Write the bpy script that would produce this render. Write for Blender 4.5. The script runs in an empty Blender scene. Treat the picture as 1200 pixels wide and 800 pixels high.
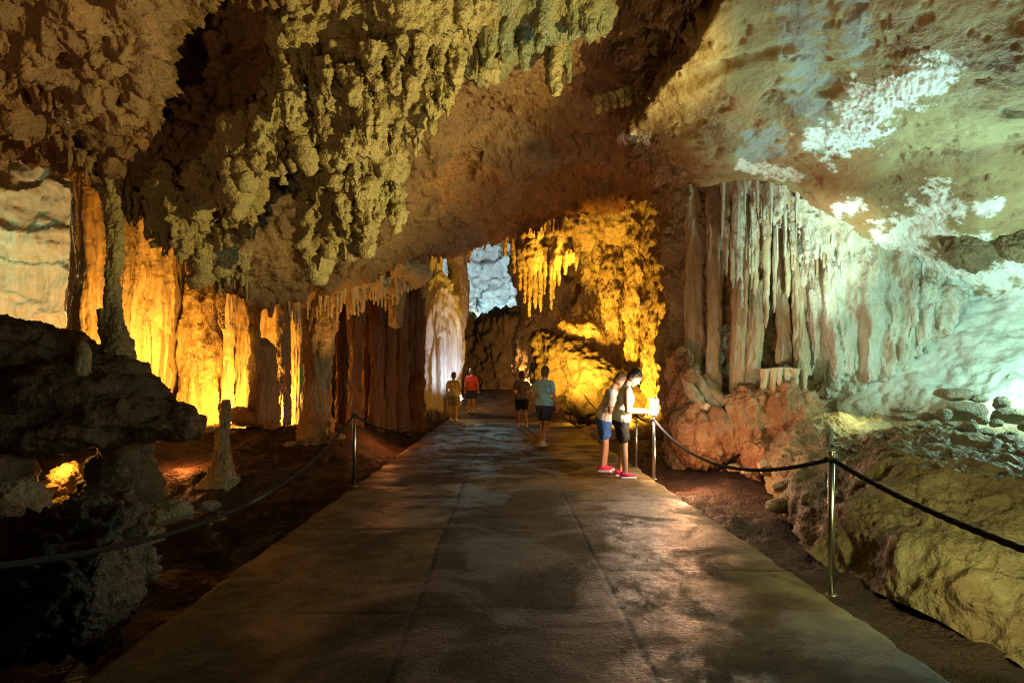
import bpy, math, random
import numpy as np
from mathutils import Vector

SC = bpy.context.scene
COL = SC.collection
# ------------------------------------------------------------------ camera
F, CX, HY, CZ = 750.0, 600.0, 444.0, 1.5
cam = bpy.data.objects.new('camera', bpy.data.cameras.new('camera'))
COL.objects.link(cam)
cam.location = (0, 0, CZ)
cam.rotation_euler = (math.radians(90), 0, 0)
cam.data.sensor_width = 36
cam.data.lens = 22.5
cam.data.shift_y = (HY - 400) / 1200
cam.data.clip_start = 0.05
cam.data.clip_end = 500
SC.camera = cam
# ------------------------------------------------------------------ world: a cave, nearly no sky light
w = bpy.data.worlds.new('World')
SC.world = w
w.use_nodes = True
bg = w.node_tree.nodes['Background']
bg.inputs[0].default_value = (1.0, 0.78, 0.5, 1)
bg.inputs[1].default_value = 0.011
SC.view_settings.view_transform = 'Standard'
SC.view_settings.look = 'None'
SC.view_settings.gamma = 1
SC.view_settings.exposure = 0.3
SC.cycles.use_denoising = True
SC.cycles.denoiser = 'OPENIMAGEDENOISE'
SC.cycles.denoising_input_passes = 'RGB_ALBEDO_NORMAL'
SC.cycles.denoising_prefilter = 'NONE'
SC.cycles.filter_width = 1.1
SC.cycles.sample_clamp_indirect = 6
SC.cycles.max_bounces = 5
SC.cycles.diffuse_bounces = 3
SC.cycles.use_light_tree = True


def W(px, py, Y):
    return np.array([(px - CX) / F * Y, Y, CZ + (HY - py) / F * Y])


def lamp(name, loc, color, power, radius=0.12, target=None, angle=120, blend=0.8):
    d = bpy.data.lights.new(name, 'SPOT' if target is not None else 'POINT')
    d.energy = power
    d.color = color
    d.shadow_soft_size = radius
    o = bpy.data.objects.new(name, d)
    COL.objects.link(o)
    o.location = loc
    if target is not None:
        d.spot_size = math.radians(angle)
        d.spot_blend = blend
        o.rotation_euler = (Vector(target) - Vector(loc)).to_track_quat('-Z', 'Y').to_euler()
    return o


GOLD = (1.0, 0.43, 0.05)
AMBER = (1.0, 0.36, 0.06)
YEL = (1.0, 0.52, 0.045)
# left golden chamber
lamp('chamber_lamp', W(300, 484, 15.6), GOLD, 400, 0.15)
lamp('chamber_lamp', W(225, 480, 14.3), GOLD, 430, 0.15, target=W(235, 400, 17.2), angle=140, blend=.6)
lamp('chamber_lamp', W(130, 430, 13.8), GOLD, 460, 0.15, target=W(140, 340, 15.5), angle=140, blend=.6)
lamp('chamber_lamp', W(345, 470, 17.3), AMBER, 60, 0.1)
# nook under the mound
lamp('nook_lamp', W(66, 540, 9.3), GOLD, 22, 0.04)
lamp('nook_lamp', W(215, 540, 11.5), (1, 0.28, 0.05), 30, 0.1)
# pale left chamber
lamp('pale_lamp', W(40, 385, 18.5), (1.0, 0.60, 0.22), 620, 0.2)
lamp('pale_lamp', W(-30, 300, 19.6), (0.35, 1.0, 0.7), 60, 0.2)
# far golden wall
lamp('far_gold_lamp', W(722, 500, 17.0), YEL, 1500, 0.12, target=W(742, 350, 20.5), angle=105, blend=.5)
lamp('far_gold_lamp', W(662, 452, 18.4), YEL, 1300, 0.12, target=W(690, 360, 22.5), angle=110, blend=.5)
lamp('far_gold_lamp', W(700, 330, 19.2), YEL, 600, 0.12, target=W(640, 300, 20.6), angle=46, blend=.5)
lamp('far_gold_lamp', W(706, 440, 21.7), YEL, 420, 0.12)
# far white chamber
lamp('far_white_lamp', W(545, 470, 23.0), (0.78, 0.86, 1.0), 330, 0.15, target=W(510, 400, 25.5), angle=70)
lamp('far_white_lamp', W(575, 352, 40.5), (0.78, 0.85, 1.0), 1500, 0.2, target=W(565, 300, 47), angle=150)
lamp('far_cyan_lamp', W(568, 350, 43.5), (0.1, 0.9, 1.0), 260, 0.1)
# right: cyan-white lamp behind the rock pile
lamp('cyan_lamp', W(1330, 400, 7.4), (0.52, 1.0, 0.84), 300, 0.08)
lamp('cyan_lamp', W(1165, 440, 7.7), (0.42, 1.0, 0.95), 420, 0.05, target=W(1035, 120, 7.4), angle=70, blend=.8)
lamp('cyan_lamp', W(1180, 462, 9.0), (0.45, 1.0, 0.90), 22, 0.06)
lamp('green_lamp', W(1000, 474, 9.4), (0.85, 1.0, 0.50), 12, 0.08)
lamp('drapery_lamp', W(1040, 470, 8.2), (0.70, 1.0, 0.76), 700, 0.06, target=W(955, 290, 10.8), angle=44, blend=.8)
# greenish-yellow lamp low on the right near the viewer: hanging mass, slab, bank; path edge has an added spot
lamp('olive_lamp', (4.3, 5.7, 1.25), (1.0, 0.80, 0.25), 2300, 0.05, target=(-1.1, 8.5, 5.3), angle=58, blend=0.5)
lamp('slab_lamp', (2.75, 1.6, 0.3), (1.0, 0.74, 0.30), 420, 0.06, target=(1.9, 7.6, 6.2), angle=62, blend=0.8)
lamp('mound_fill', W(330, 640, 5.2), (1.0, 0.8, 0.4), 40, 0.06, target=W(80, 490, 8.5), angle=60)  # added fill without a fixture, lifts the front of the mound
lamp('ramp_fill', W(540, 425, 26.0), (1.0, .62, .28), 70, .15)  # added fill hanging free, brightens the far ramp
lamp('bank_lamp', (2.72, 2.0, 0.95), (0.98, 0.95, 0.42), 170, 0.06, target=W(1020, 600, 6.0), angle=64, blend=.9)
lamp('edge_fill', (2.95, 3.0, 1.15), (0.90, 0.95, 0.35), 60, 0.05, target=(2.0, 5.6, 0.0), angle=110, blend=.9)  # added spot out of view, brightens the right path edge
# amber / pink light on the column right of the passage
lamp('pink_lamp', W(806, 540, 9.6), (1.0, 0.42, 0.18), 75, 0.06)
lamp('arch_light', W(455, 500, 14.5), (1.0, 0.30, 0.07), 26, 0.2)
lamp('fringe_lamp', W(400, 470, 12.2), GOLD, 130, 0.1, target=W(415, 350, 13.3), angle=70)
lamp('arch_light', W(655, 530, 11.5), (1.0, 0.50, 0.18), 150, 0.2, target=W(585, 225, 13.0), angle=75)  # added spot without a fixture, brightens the underside of the arch
lamp('far_wall_lamp', W(625, 448, 29.5), (1.0, .48, .14), 1300, 0.2, target=W(600, 400, 37), angle=120)
# dim warm light on the left ceiling
lamp('ceiling_lamp', (-4.8, 3.0, 0.9), (1.0, 0.58, 0.24), 180, 0.08, target=(-4.2, 7.5, 5.5), angle=80)

# ------------------------------------------------------------------ noise
_r = np.random.RandomState(7)
_PERM = np.concatenate([_r.permutation(256)] * 2).astype(np.int32)
_G = _r.normal(size=(256, 3)).astype(np.float32)
_G /= np.linalg.norm(_G, axis=1)[:, None]


def pn(p):
    p = np.asarray(p, np.float32)
    i = np.floor(p)
    f = p - i
    i = i.astype(np.int32) & 255
    u = f * f * f * (f * (f * 6 - 15) + 10)
    out = np.zeros(len(p), np.float32)
    for dx in (0, 1):
        wx = u[:, 0] if dx else 1 - u[:, 0]
        a = _PERM[(i[:, 0] + dx) & 255]
        for dy in (0, 1):
            wy = wx * (u[:, 1] if dy else 1 - u[:, 1])
            b = _PERM[(a + i[:, 1] + dy) & 255]
            for dz in (0, 1):
                h = _PERM[(b + i[:, 2] + dz) & 255]
                g = _G[h]
                d = g[:, 0] * (f[:, 0] - dx) + g[:, 1] * (f[:, 1] - dy) + g[:, 2] * (f[:, 2] - dz)
                out += wy * (u[:, 2] if dz else 1 - u[:, 2]) * d
    return out * 1.5


def fbm(p, o=4, gain=0.5, kind='f'):
    s = np.zeros(len(p), np.float32)
    a, f = 1.0, 1.0
    for k in range(o):
        n = pn(p * f + 17.3 * k)
        if kind == 'b':
            n = np.abs(n) * 2 - 0.5
        elif kind == 'r':
            n = (1 - np.abs(n) * 2.0)
            n = n * np.abs(n) - 0.3
        s += a * n
        a *= gain
        f *= 2.07
    return s


SZ = np.array([1, 1, 1], np.float32)


def rock_disp(p, big=0.25, mid=0.1, fine=0.03, f0=0.6, seed=0.0):
    """craggy rock: broad swells, billowed lumps, ridged cracks"""
    q = p + seed
    warp = np.stack([pn(q * 1.1 + 5), pn(q * 1.1 + 31), pn(q * 1.1 + 57)], 1) * 0.25
    q = q + warp
    d = big * fbm(q * f0, 3)
    d += mid * fbm(q * f0 * 4.0, 3, 0.55, 'b')
    d += fine * fbm(q * f0 * 16.0, 3, 0.6, 'r')
    return d


def flute_disp(p, amp=0.12, f=3.0, zf=0.10, rough=0.02, seed=0.0):
    """vertical flutes of flowstone"""
    q = p + seed
    q = q + np.stack([pn(q * 0.9 + 3), pn(q * 0.9 + 9), pn(q * 0.5)], 1) * 0.12
    s = np.array([f, f, f * zf], np.float32)
    d = amp * fbm(q * s, 3, 0.55, 'b')
    d += amp * 0.5 * pn(q * np.array([f * .35, f * .35, f * .12]))
    d += rough * fbm(q * 9.0, 3, 0.6, 'b')
    return d


def smooth01(x): 
    x = np.clip(x, 0, 1)
    return x * x * (3 - 2 * x)


# ------------------------------------------------------------------ mesh helpers
def link_mesh(name, verts, faces, mat=None, parent=None, smooth=True, attrs=None):
    """faces: (n,4) or (n,3) int array or list of such arrays"""
    me = bpy.data.meshes.new(name)
    if not isinstance(faces, list):
        faces = [faces]
    loops = np.concatenate([f.ravel() for f in faces]).astype(np.int32)
    cnt = np.concatenate([np.full(len(f), f.shape[1], np.int32) for f in faces])
    me.vertices.add(len(verts))
    me.vertices.foreach_set('co', np.asarray(verts, np.float32).ravel())
    me.loops.add(len(loops))
    me.loops.foreach_set('vertex_index', loops)
    me.polygons.add(len(cnt))
    st = np.concatenate([[0], np.cumsum(cnt)[:-1]]).astype(np.int32)
    me.polygons.foreach_set('loop_start', st)
    me.polygons.foreach_set('use_smooth', np.full(len(cnt), smooth))
    me.update(calc_edges=True)
    me.validate()
    if attrs:
        for k, v in attrs.items():
            a = me.attributes.new(k, 'FLOAT', 'POINT')
            a.data.foreach_set('value', np.asarray(v, np.float32))
    if mat:
        me.materials.append(mat)
    o = bpy.data.objects.new(name, me)
    COL.objects.link(o)
    if parent:
        o.parent = parent
        o.matrix_parent_inverse = parent.matrix_basis.inverted()
    return o


def tag(o, label=None, cat=None, group=None, kind=None):
    if label: o['label'] = label
    if cat:
        o['category'] = cat
        o['kind'] = 'thing'
    if group: o['group'] = group
    if kind: o['kind'] = kind
    return o


def empty(name, loc, label, cat, group=None):
    o = bpy.data.objects.new(name, None)
    COL.objects.link(o)
    o.location = [float(v) for v in loc]
    o.empty_display_size = 0.1
    bpy.context.view_layer.update()
    return tag(o, label, cat, group)


def grid_faces(R, C, wrap=False):
    r = np.arange(R - 1)[:, None]
    c = np.arange(C if wrap else C - 1)[None, :]
    c2 = (c + 1) % C
    a = r * C + c
    b = r * C + c2
    d = (r + 1) * C + c2
    e = (r + 1) * C + c
    return np.stack([a, b, d, e], -1).reshape(-1, 4)


def cat_rom(ctrl, axis, res, mx=900):
    """Catmull-Rom upsample along one axis; spacing about res"""
    c = np.moveaxis(ctrl, axis, 0)
    n = len(c)
    pts = [2 * c[0] - c[1]] + list(c) + [2 * c[-1] - c[-2]]
    out = []
    for k in range(n - 1):
        p0, p1, p2, p3 = pts[k], pts[k + 1], pts[k + 2], pts[k + 3]
        L = np.linalg.norm(p2 - p1, axis=-1).mean()
        m = int(min(mx, max(2, math.ceil(L / res))))
        t = np.arange(m) / m
        if k == n - 2:
            t = np.append(t, 1.0)
        t = t.reshape((-1,) + (1,) * p1.ndim)
        out.append(0.5 * (2 * p1 + (p2 - p0) * t + (2 * p0 - 5 * p1 + 4 * p2 - p3) * t ** 2 + (3 * p1 - p0 - 3 * p2 + p3) * t ** 3))
    return np.moveaxis(np.concatenate(out, 0), 0, axis)


def grid_normals(g, flip):
    du = np.gradient(g, axis=1)
    dv = np.gradient(g, axis=0)
    n = np.cross(du, dv)
    n /= np.linalg.norm(n, axis=-1, keepdims=True) + 1e-9
    return n * flip


def sheet(ctrl, res, disp_list, toward=(0, 0, CZ)):
    """ctrl (R,C,3) -> dense displaced grid; disp_list: functions (flat points, flat px, flat py) -> displacement along the normal"""
    g = cat_rom(cat_rom(np.asarray(ctrl, float), 0, res), 1, res)
    n = grid_normals(g, 1)
    flip = 1 if ((np.asarray(toward) - g) * n).sum(-1).mean() > 0 else -1
    for fn in disp_list:
        n = grid_normals(g, flip)
        flat = g.reshape(-1, 3)
        d = fn(flat.astype(np.float32))
        g = g + n * d.reshape(g.shape[:2])[..., None]
    return g, flip


def project(p):
    Y = np.maximum(p[:, 1], 0.1)
    return CX + p[:, 0] / Y * F, HY - (p[:, 2] - CZ) / Y * F


def add_sheet(name, ctrl, res, disp_list, mat, parent=None, attrs=None, toward=(0, 0, CZ)):
    g, flip = sheet(ctrl, res, disp_list, toward)
    R, C = g.shape[:2]
    f = grid_faces(R, C)
    if flip < 0:
        f = f[:, ::-1]
    v = g.reshape(-1, 3)
    at = attrs(v) if attrs else None
    return link_mesh(name, v, f, mat, parent, True, at)


def tube_arrays(path, rad, sides, disp=None, cap=True):
    """path (n,3), rad (n,) -> verts, faces (rings + pole caps)"""
    path = np.asarray(path, float)
    n = len(path)
    t = np.gradient(path, axis=0)
    t /= np.linalg.norm(t, axis=1)[:, None] + 1e-9
    ref = np.array([0.0, 1, 0]) if abs(t[:, 1]).mean() < 0.8 else np.array([1.0, 0, 0])
    a = np.cross(t, ref)
    a /= np.linalg.norm(a, axis=1)[:, None] + 1e-9
    b = np.cross(t, a)
    th = np.arange(sides) / sides * 2 * math.pi
    dirs = a[:, None] * np.cos(th)[None, :, None] + b[:, None] * np.sin(th)[None, :, None]
    v = path[:, None] + dirs * np.asarray(rad)[:, None, None]
    if disp is not None:
        fl = v.reshape(-1, 3).astype(np.float32)
        d = disp(fl).reshape(n, sides)
        d = np.clip(d, -0.6 * np.asarray(rad)[:, None], None)
        v = v + dirs * d[..., None]
    v = v.reshape(-1, 3)
    f = [grid_faces(n, sides, True)]
    if cap:
        v = np.concatenate([v, path[:1], path[-1:]])
        k = np.arange(sides)
        k2 = (k + 1) % sides
        f.append(np.stack([np.full(sides, n * sides), k2, k], 1))
        f.append(np.stack([np.full(sides, n * sides + 1), (n - 1) * sides + k, (n - 1) * sides + k2], 1))
    return v, f


def merge(parts):
    vs, fs, o = [], [], 0
    for v, f in parts:
        vs.append(v)
        for q in f:
            fs.append(q + o)
        o += len(v)
    return np.concatenate(vs), fs


def remesh(parts, voxel, smooth_it=2):
    """union of closed shapes -> one continuous surface; returns verts, faces list, normals"""
    v, f = merge(parts)
    o = link_mesh('remesh_source', v, f)
    m = o.modifiers.new('r', 'REMESH')
    m.mode = 'VOXEL'
    m.voxel_size = voxel
    m.use_smooth_shade = True
    if smooth_it:
        s = o.modifiers.new('s', 'SMOOTH')
        s.iterations = smooth_it
        s.factor = 0.5
    dg = bpy.context.evaluated_depsgraph_get()
    me = o.evaluated_get(dg).to_mesh()
    nv = len(me.vertices)
    co = np.empty(nv * 3, np.float32)
    me.vertices.foreach_get('co', co)
    no = np.empty(nv * 3, np.float32)
    me.vertex_normals.foreach_get('vector', no)
    lv = np.empty(len(me.loops), np.int32)
    me.loops.foreach_get('vertex_index', lv)
    ls = np.empty(len(me.polygons), np.int32)
    lt = np.empty(len(me.polygons), np.int32)
    me.polygons.foreach_get('loop_start', ls)
    me.polygons.foreach_get('loop_total', lt)
    fl = []
    for k in (3, 4):
        s = ls[lt == k]
        if len(s):
            fl.append(lv[s[:, None] + np.arange(k)])
    o.evaluated_get(dg).to_mesh_clear()
    me0 = o.data
    bpy.data.objects.remove(o)
    bpy.data.meshes.remove(me0)
    return co.reshape(-1, 3), fl, no.reshape(-1, 3)


def capsule(a, b, ra, rb, sides=12, n=7):
    a, b = np.asarray(a, float), np.asarray(b, float)
    L = np.linalg.norm(b - a)
    d = (b - a) / max(L, 1e-6)
    pts, rr = [], []
    for k in range(4):
        x = (k + 0.15) / 4 * math.pi / 2
        pts.append(a - d * ra * math.cos(x)); rr.append(ra * math.sin(x))
    for k in range(n):
        t = k / (n - 1)
        pts.append(a + (b - a) * t); rr.append(ra + (rb - ra) * t)
    for k in range(3, -1, -1):
        x = (k + 0.15) / 4 * math.pi / 2
        pts.append(b + d * rb * math.cos(x)); rr.append(rb * math.sin(x))
    return tube_arrays(pts, rr, sides)


_ICO = {}


def ico(sub):
    if sub not in _ICO:
        import bmesh
        bm = bmesh.new()
        bmesh.ops.create_icosphere(bm, subdivisions=sub, radius=1)
        bm.verts.ensure_lookup_table()
        v = np.array([q.co[:] for q in bm.verts])
        f = np.array([[q.index for q in p.verts] for p in bm.faces])
        bm.free()
        _ICO[sub] = (v, f)
    return _ICO[sub]


def ellipsoid(c, r, sub=3, rot=0.0):
    v, f = ico(sub)
    v = v * np.asarray(r)
    if rot:
        cs, sn = math.cos(rot), math.sin(rot)
        v = v @ np.array([[cs, sn, 0], [-sn, cs, 0], [0, 0, 1]])
    return v + np.asarray(c), [f]


def boulder(name, c, r, mat, seed, sub=5, parent=None, rough=0.3, rot=0.0, f0=None, chips=7):
    v, f = ico(sub)
    r = np.asarray(r, float)
    s = float(r.mean())
    q = (v * r / s + seed * 3.7).astype(np.float32)
    d = rough * fbm(q * (f0 or 0.9), 3) + rough * 0.35 * fbm(q * 3.2, 3, .55, 'b') + rough * 0.12 * fbm(q * 11., 3, .6, 'r')
    p = v * (1 + d)[:, None]
    # chipped facets
    rs = np.random.RandomState(int(seed * 10) + 3)
    for _ in range(chips):
        nrm = rs.normal(size=3); nrm /= np.linalg.norm(nrm)
        h = rs.uniform(0.7, 0.95)
        e = p @ nrm - h
        p = p - np.where(e > 0, e * 0.85, 0)[:, None] * nrm
    p = p * r
    if rot:
        cs, sn = math.cos(rot), math.sin(rot)
        p = p @ np.array([[cs, sn, 0], [-sn, cs, 0], [0, 0, 1]])
    return link_mesh(name, p + np.asarray(c), [f], mat, parent)


# ------------------------------------------------------------------ materials
def rock_mat(name, c1, c2, c3, pit=(0.05, 0.035, 0.02), scale=1.0, streak=1.0, bump=0.5, bdist=0.03, rough=(0.5, 0.85),
             stain=0.5, attrs=(), spec=0.4, pits=0.35, calm=None):
    m = bpy.data.materials.new(name)
    m.use_nodes = True
    nt = m.node_tree
    N, L = nt.nodes, nt.links
    b = N['Principled BSDF']
    geo = N.new('ShaderNodeNewGeometry')
    mp = N.new('ShaderNodeMapping')
    mp.inputs['Scale'].default_value = (scale, scale, scale * streak)
    L.new(geo.outputs['Position'], mp.inputs[0])

    def noise(sc, det, ro=0.6, dist=0.0, vec=None):
        n = N.new('ShaderNodeTexNoise')
        n.inputs['Scale'].default_value = sc
        n.inputs['Detail'].default_value = det
        n.inputs['Roughness'].default_value = ro
        n.inputs['Distortion'].default_value = dist
        L.new((vec or mp).outputs[0], n.inputs['Vector'])
        return n.outputs[0]

    def ramp(src, lo, hi, a=0.0, bb=1.0):
        r = N.new('ShaderNodeMapRange')
        r.interpolation_type = 'SMOOTHSTEP'
        r.inputs[1].default_value = lo
        r.inputs[2].default_value = hi
        r.inputs[3].default_value = a
        r.inputs[4].default_value = bb
        L.new(src, r.inputs[0])
        return r.outputs[0]

    def mix(fac, a, bcol):
        x = N.new('ShaderNodeMix')
        x.data_type = 'RGBA'
        if isinstance(fac, float): x.inputs[0].default_value = fac
        else: L.new(fac, x.inputs[0])
        for i, q in ((6, a), (7, bcol)):
            if isinstance(q, tuple): x.inputs[i].default_value = q + (1,)
            else: L.new(q, x.inputs[i])
        return x.outputs[2]

    col = mix(ramp(noise(1.6, 8, 0.65, 0.6), 0.38, 0.62), c1, c2)
    col = mix(ramp(noise(0.9, 6, 0.6, 1.0), 0.5, 0.68, 0, stain), col, c3)
    col = mix(ramp(noise(7.0, 8, 0.7, 0.4), 0.52, 0.7, 0, pits), col, pit)
    col = mix(ramp(noise(22.0, 5, 0.7, 0.2), 0.35, 0.6, 0.0, 0.35), col, c2)
    for an, ac in attrs:
        at = N.new('ShaderNodeAttribute')
        at.attribute_name = an
        col = mix(at.outputs['Fac'], col, ac)
    L.new(col, b.inputs['Base Color'])
    rr = ramp(noise(3.0, 5, 0.6), 0.35, 0.65, rough[0], rough[1])
    L.new(rr, b.inputs['Roughness'])
    b.inputs['Specular IOR Level'].default_value = spec
    # bump: crust + pits
    n1 = noise(11.0, 9, 0.62, 0.1)
    rn = N.new('ShaderNodeTexNoise')
    rn.noise_type = 'RIDGED_MULTIFRACTAL'
    rn.inputs['Scale'].default_value = 3.2
    rn.inputs['Detail'].default_value = 7
    rn.inputs['Roughness'].default_value = 0.55
    L.new(mp.outputs[0], rn.inputs['Vector'])
    rm_ = N.new('ShaderNodeMath')
    rm_.operation = 'MULTIPLY_ADD'
    L.new(rn.outputs[0], rm_.inputs[0])
    rm_.inputs[1].default_value = -0.30
    L.new(n1, rm_.inputs[2])
    n1 = rm_.outputs[0]
    v = N.new('ShaderNodeTexVoronoi')
    v.inputs['Scale'].default_value = 16.0
    v.inputs['Detail'].default_value = 2.0
    L.new(mp.outputs[0], v.inputs['Vector'])
    ad = N.new('ShaderNodeMath')
    ad.operation = 'MULTIPLY_ADD'
    L.new(v.outputs['Distance'], ad.inputs[0])
    ad.inputs[1].default_value = 0.35
    L.new(n1, ad.inputs[2])
    bp = N.new('ShaderNodeBump')
    bp.inputs['Strength'].default_value = bump
    bp.inputs['Distance'].default_value = bdist * 4
    if calm:    # smooth, washed rock: the crust fades where this attribute is high
        at = N.new('ShaderNodeAttribute')
        at.attribute_name = calm
        L.new(ramp(at.outputs['Fac'], 0.0, 1.0, bump, bump * 0.45), bp.inputs['Strength'])
    L.new(ad.outputs[0], bp.inputs['Height'])
    L.new(bp.outputs[0], b.inputs['Normal'])
    return m


def flat_mat(name, col, rough=0.6, metal=0.0, bump=0.0, bscale=60, emit=None, estr=0.0, var=0.12):
    m = bpy.data.materials.new(name)
    m.use_nodes = True
    N, L = m.node_tree.nodes, m.node_tree.links
    b = N['Principled BSDF']
    tc = N.new('ShaderNodeTexCoord')
    n = N.new('ShaderNodeTexNoise')
    n.inputs['Scale'].default_value = bscale
    n.inputs['Detail'].default_value = 5
    L.new(tc.outputs['Object'], n.inputs['Vector'])
    x = N.new('ShaderNodeMix')
    x.data_type = 'RGBA'
    L.new(n.outputs[0], x.inputs[0])
    x.inputs[6].default_value = tuple(c * (1 - var) for c in col) + (1,)
    x.inputs[7].default_value = tuple(min(1, c * (1 + var)) for c in col) + (1,)
    L.new(x.outputs[2], b.inputs['Base Color'])
    b.inputs['Roughness'].default_value = rough
    b.inputs['Metallic'].default_value = metal
    if bump:
        bp = N.new('ShaderNodeBump')
        bp.inputs['Strength'].default_value = bump
        bp.inputs['Distance'].default_value = 0.01
        L.new(n.outputs[0], bp.inputs['Height'])
        L.new(bp.outputs[0], b.inputs['Normal'])
    if emit:
        b.inputs['Emission Color'].default_value = emit + (1,)
        b.inputs['Emission Strength'].default_value = estr
    return m


M_CEIL = rock_mat('ceiling_rock', c1=(0.30, 0.185, 0.095), c2=(0.20, 0.115, 0.06), c3=(0.38, 0.19, 0.08), calm='slab', bump=0.6,
                  attrs=(('slab', (0.33, 0.245, 0.115)), ('rust', (0.34, 0.16, 0.06)), ('grey', (0.30, 0.31, 0.30)), ('calcite', (0.80, 0.80, 0.76))))
M_MASS = rock_mat('dripstone_crust', (0.50, 0.40, 0.20), (0.36, 0.28, 0.14), (0.40, 0.38, 0.15), bump=0.7, scale=1.3, pits=0.5)
M_FLOW = rock_mat('flowstone', (0.62, 0.52, 0.37), (0.50, 0.38, 0.23), (0.42, 0.27, 0.13), streak=0.12, scale=1.8, bump=0.35,
                  rough=(0.4, 0.75), pits=0.25)
M_FLOWR = rock_mat('flowstone_rough', (0.60, 0.48, 0.30), (0.46, 0.33, 0.19), (0.36, 0.22, 0.10), streak=0.4, scale=1.6, bump=0.8)
M_WHITE = rock_mat('white_flowstone', (0.74, 0.72, 0.68), (0.60, 0.56, 0.50), (0.50, 0.42, 0.33), streak=0.1, scale=1.6, bump=0.4, pits=0.2)
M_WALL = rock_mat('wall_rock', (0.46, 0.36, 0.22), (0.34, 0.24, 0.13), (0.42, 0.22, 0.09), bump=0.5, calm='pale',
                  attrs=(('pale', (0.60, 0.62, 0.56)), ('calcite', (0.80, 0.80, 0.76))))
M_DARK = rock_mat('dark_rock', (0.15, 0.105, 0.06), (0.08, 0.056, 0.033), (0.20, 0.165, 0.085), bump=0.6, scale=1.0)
M_BANK = rock_mat('bank_rock', (0.34, 0.28, 0.15), (0.22, 0.165, 0.085), (0.20, 0.12, 0.06), stain=0.9, pits=0.6, bump=0.55, scale=1.2)
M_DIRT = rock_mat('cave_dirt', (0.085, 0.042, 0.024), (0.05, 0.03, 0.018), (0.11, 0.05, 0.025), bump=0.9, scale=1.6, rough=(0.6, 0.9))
M_DRAPE = rock_mat('drapery_crust', (0.74, 0.72, 0.64), (0.62, 0.56, 0.44), (0.36, 0.20, 0.08), streak=0.55, scale=3.2, bump=0.5, stain=1.0)
M_RUST = rock_mat('rust_rock', (0.46, 0.26, 0.12), (0.30, 0.15, 0.07), (0.52, 0.36, 0.22), bump=0.6, scale=1.3)
M_RED = rock_mat('rust_column', (0.27, 0.15, 0.075), (0.17, 0.09, 0.045), (0.34, 0.20, 0.10), streak=0.15, scale=1.6, bump=0.5)
M_KNOB = rock_mat('knob_rock', (0.24, 0.17, 0.085), (0.15, 0.10, 0.05), (0.30, 0.24, 0.12), bump=0.6, scale=1.4)
M_STONE = rock_mat('pile_stone', (0.33, 0.29, 0.2), (0.24, 0.2, 0.13), (0.36, 0.27, 0.14), bump=0.7, scale=2.0)

# ------------------------------------------------------------------ ground, path, ramp
def y_rows(y0, y1, s0, k):
    ys = [y0]
    while ys[-1] < y1:
        ys.append(ys[-1] + s0 + k * max(0, ys[-1]))
    return np.array(ys)


def path_left(Y): return -2.16 - 0.0107 * Y
def path_right(Y): return 2.27 - 0.0107 * Y


gy = y_rows(-3, 60, 0.04, 0.008)
gx = np.linspace(-14, 14, 420)
GX, GY = np.meshgrid(gx, gy)
fl = np.stack([GX.ravel(), GY.ravel(), np.zeros(GX.size)], 1).astype(np.float32)
z = -0.2 + 0.10 * fbm(fl * 0.7, 3) + 0.05 * fbm(fl * 2.6, 3, .5, 'b') + 0.02 * fbm(fl * 9, 2, .5, 'b')
dl = path_left(fl[:, 1]) - fl[:, 0]
z -= 0.55 * np.clip(dl / 0.5, 0, 1) * np.clip((11 - fl[:, 1]) / 3, 0, 1)
z += 0.55 * smooth01((fl[:, 1] - 10.3) / 4.6) * smooth01((dl - .3) / 1.2)
z = np.where((dl < 0.05) & (fl[:, 0] < path_right(fl[:, 1]) + 0.05), np.minimum(z, -0.16), z)
z = np.minimum(z, np.where(np.abs(fl[:, 0]) < 3, -0.05, 9))
fl[:, 2] = z
tag(link_mesh('ground', fl, grid_faces(*GX.shape), M_DIRT), kind='structure')


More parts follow.
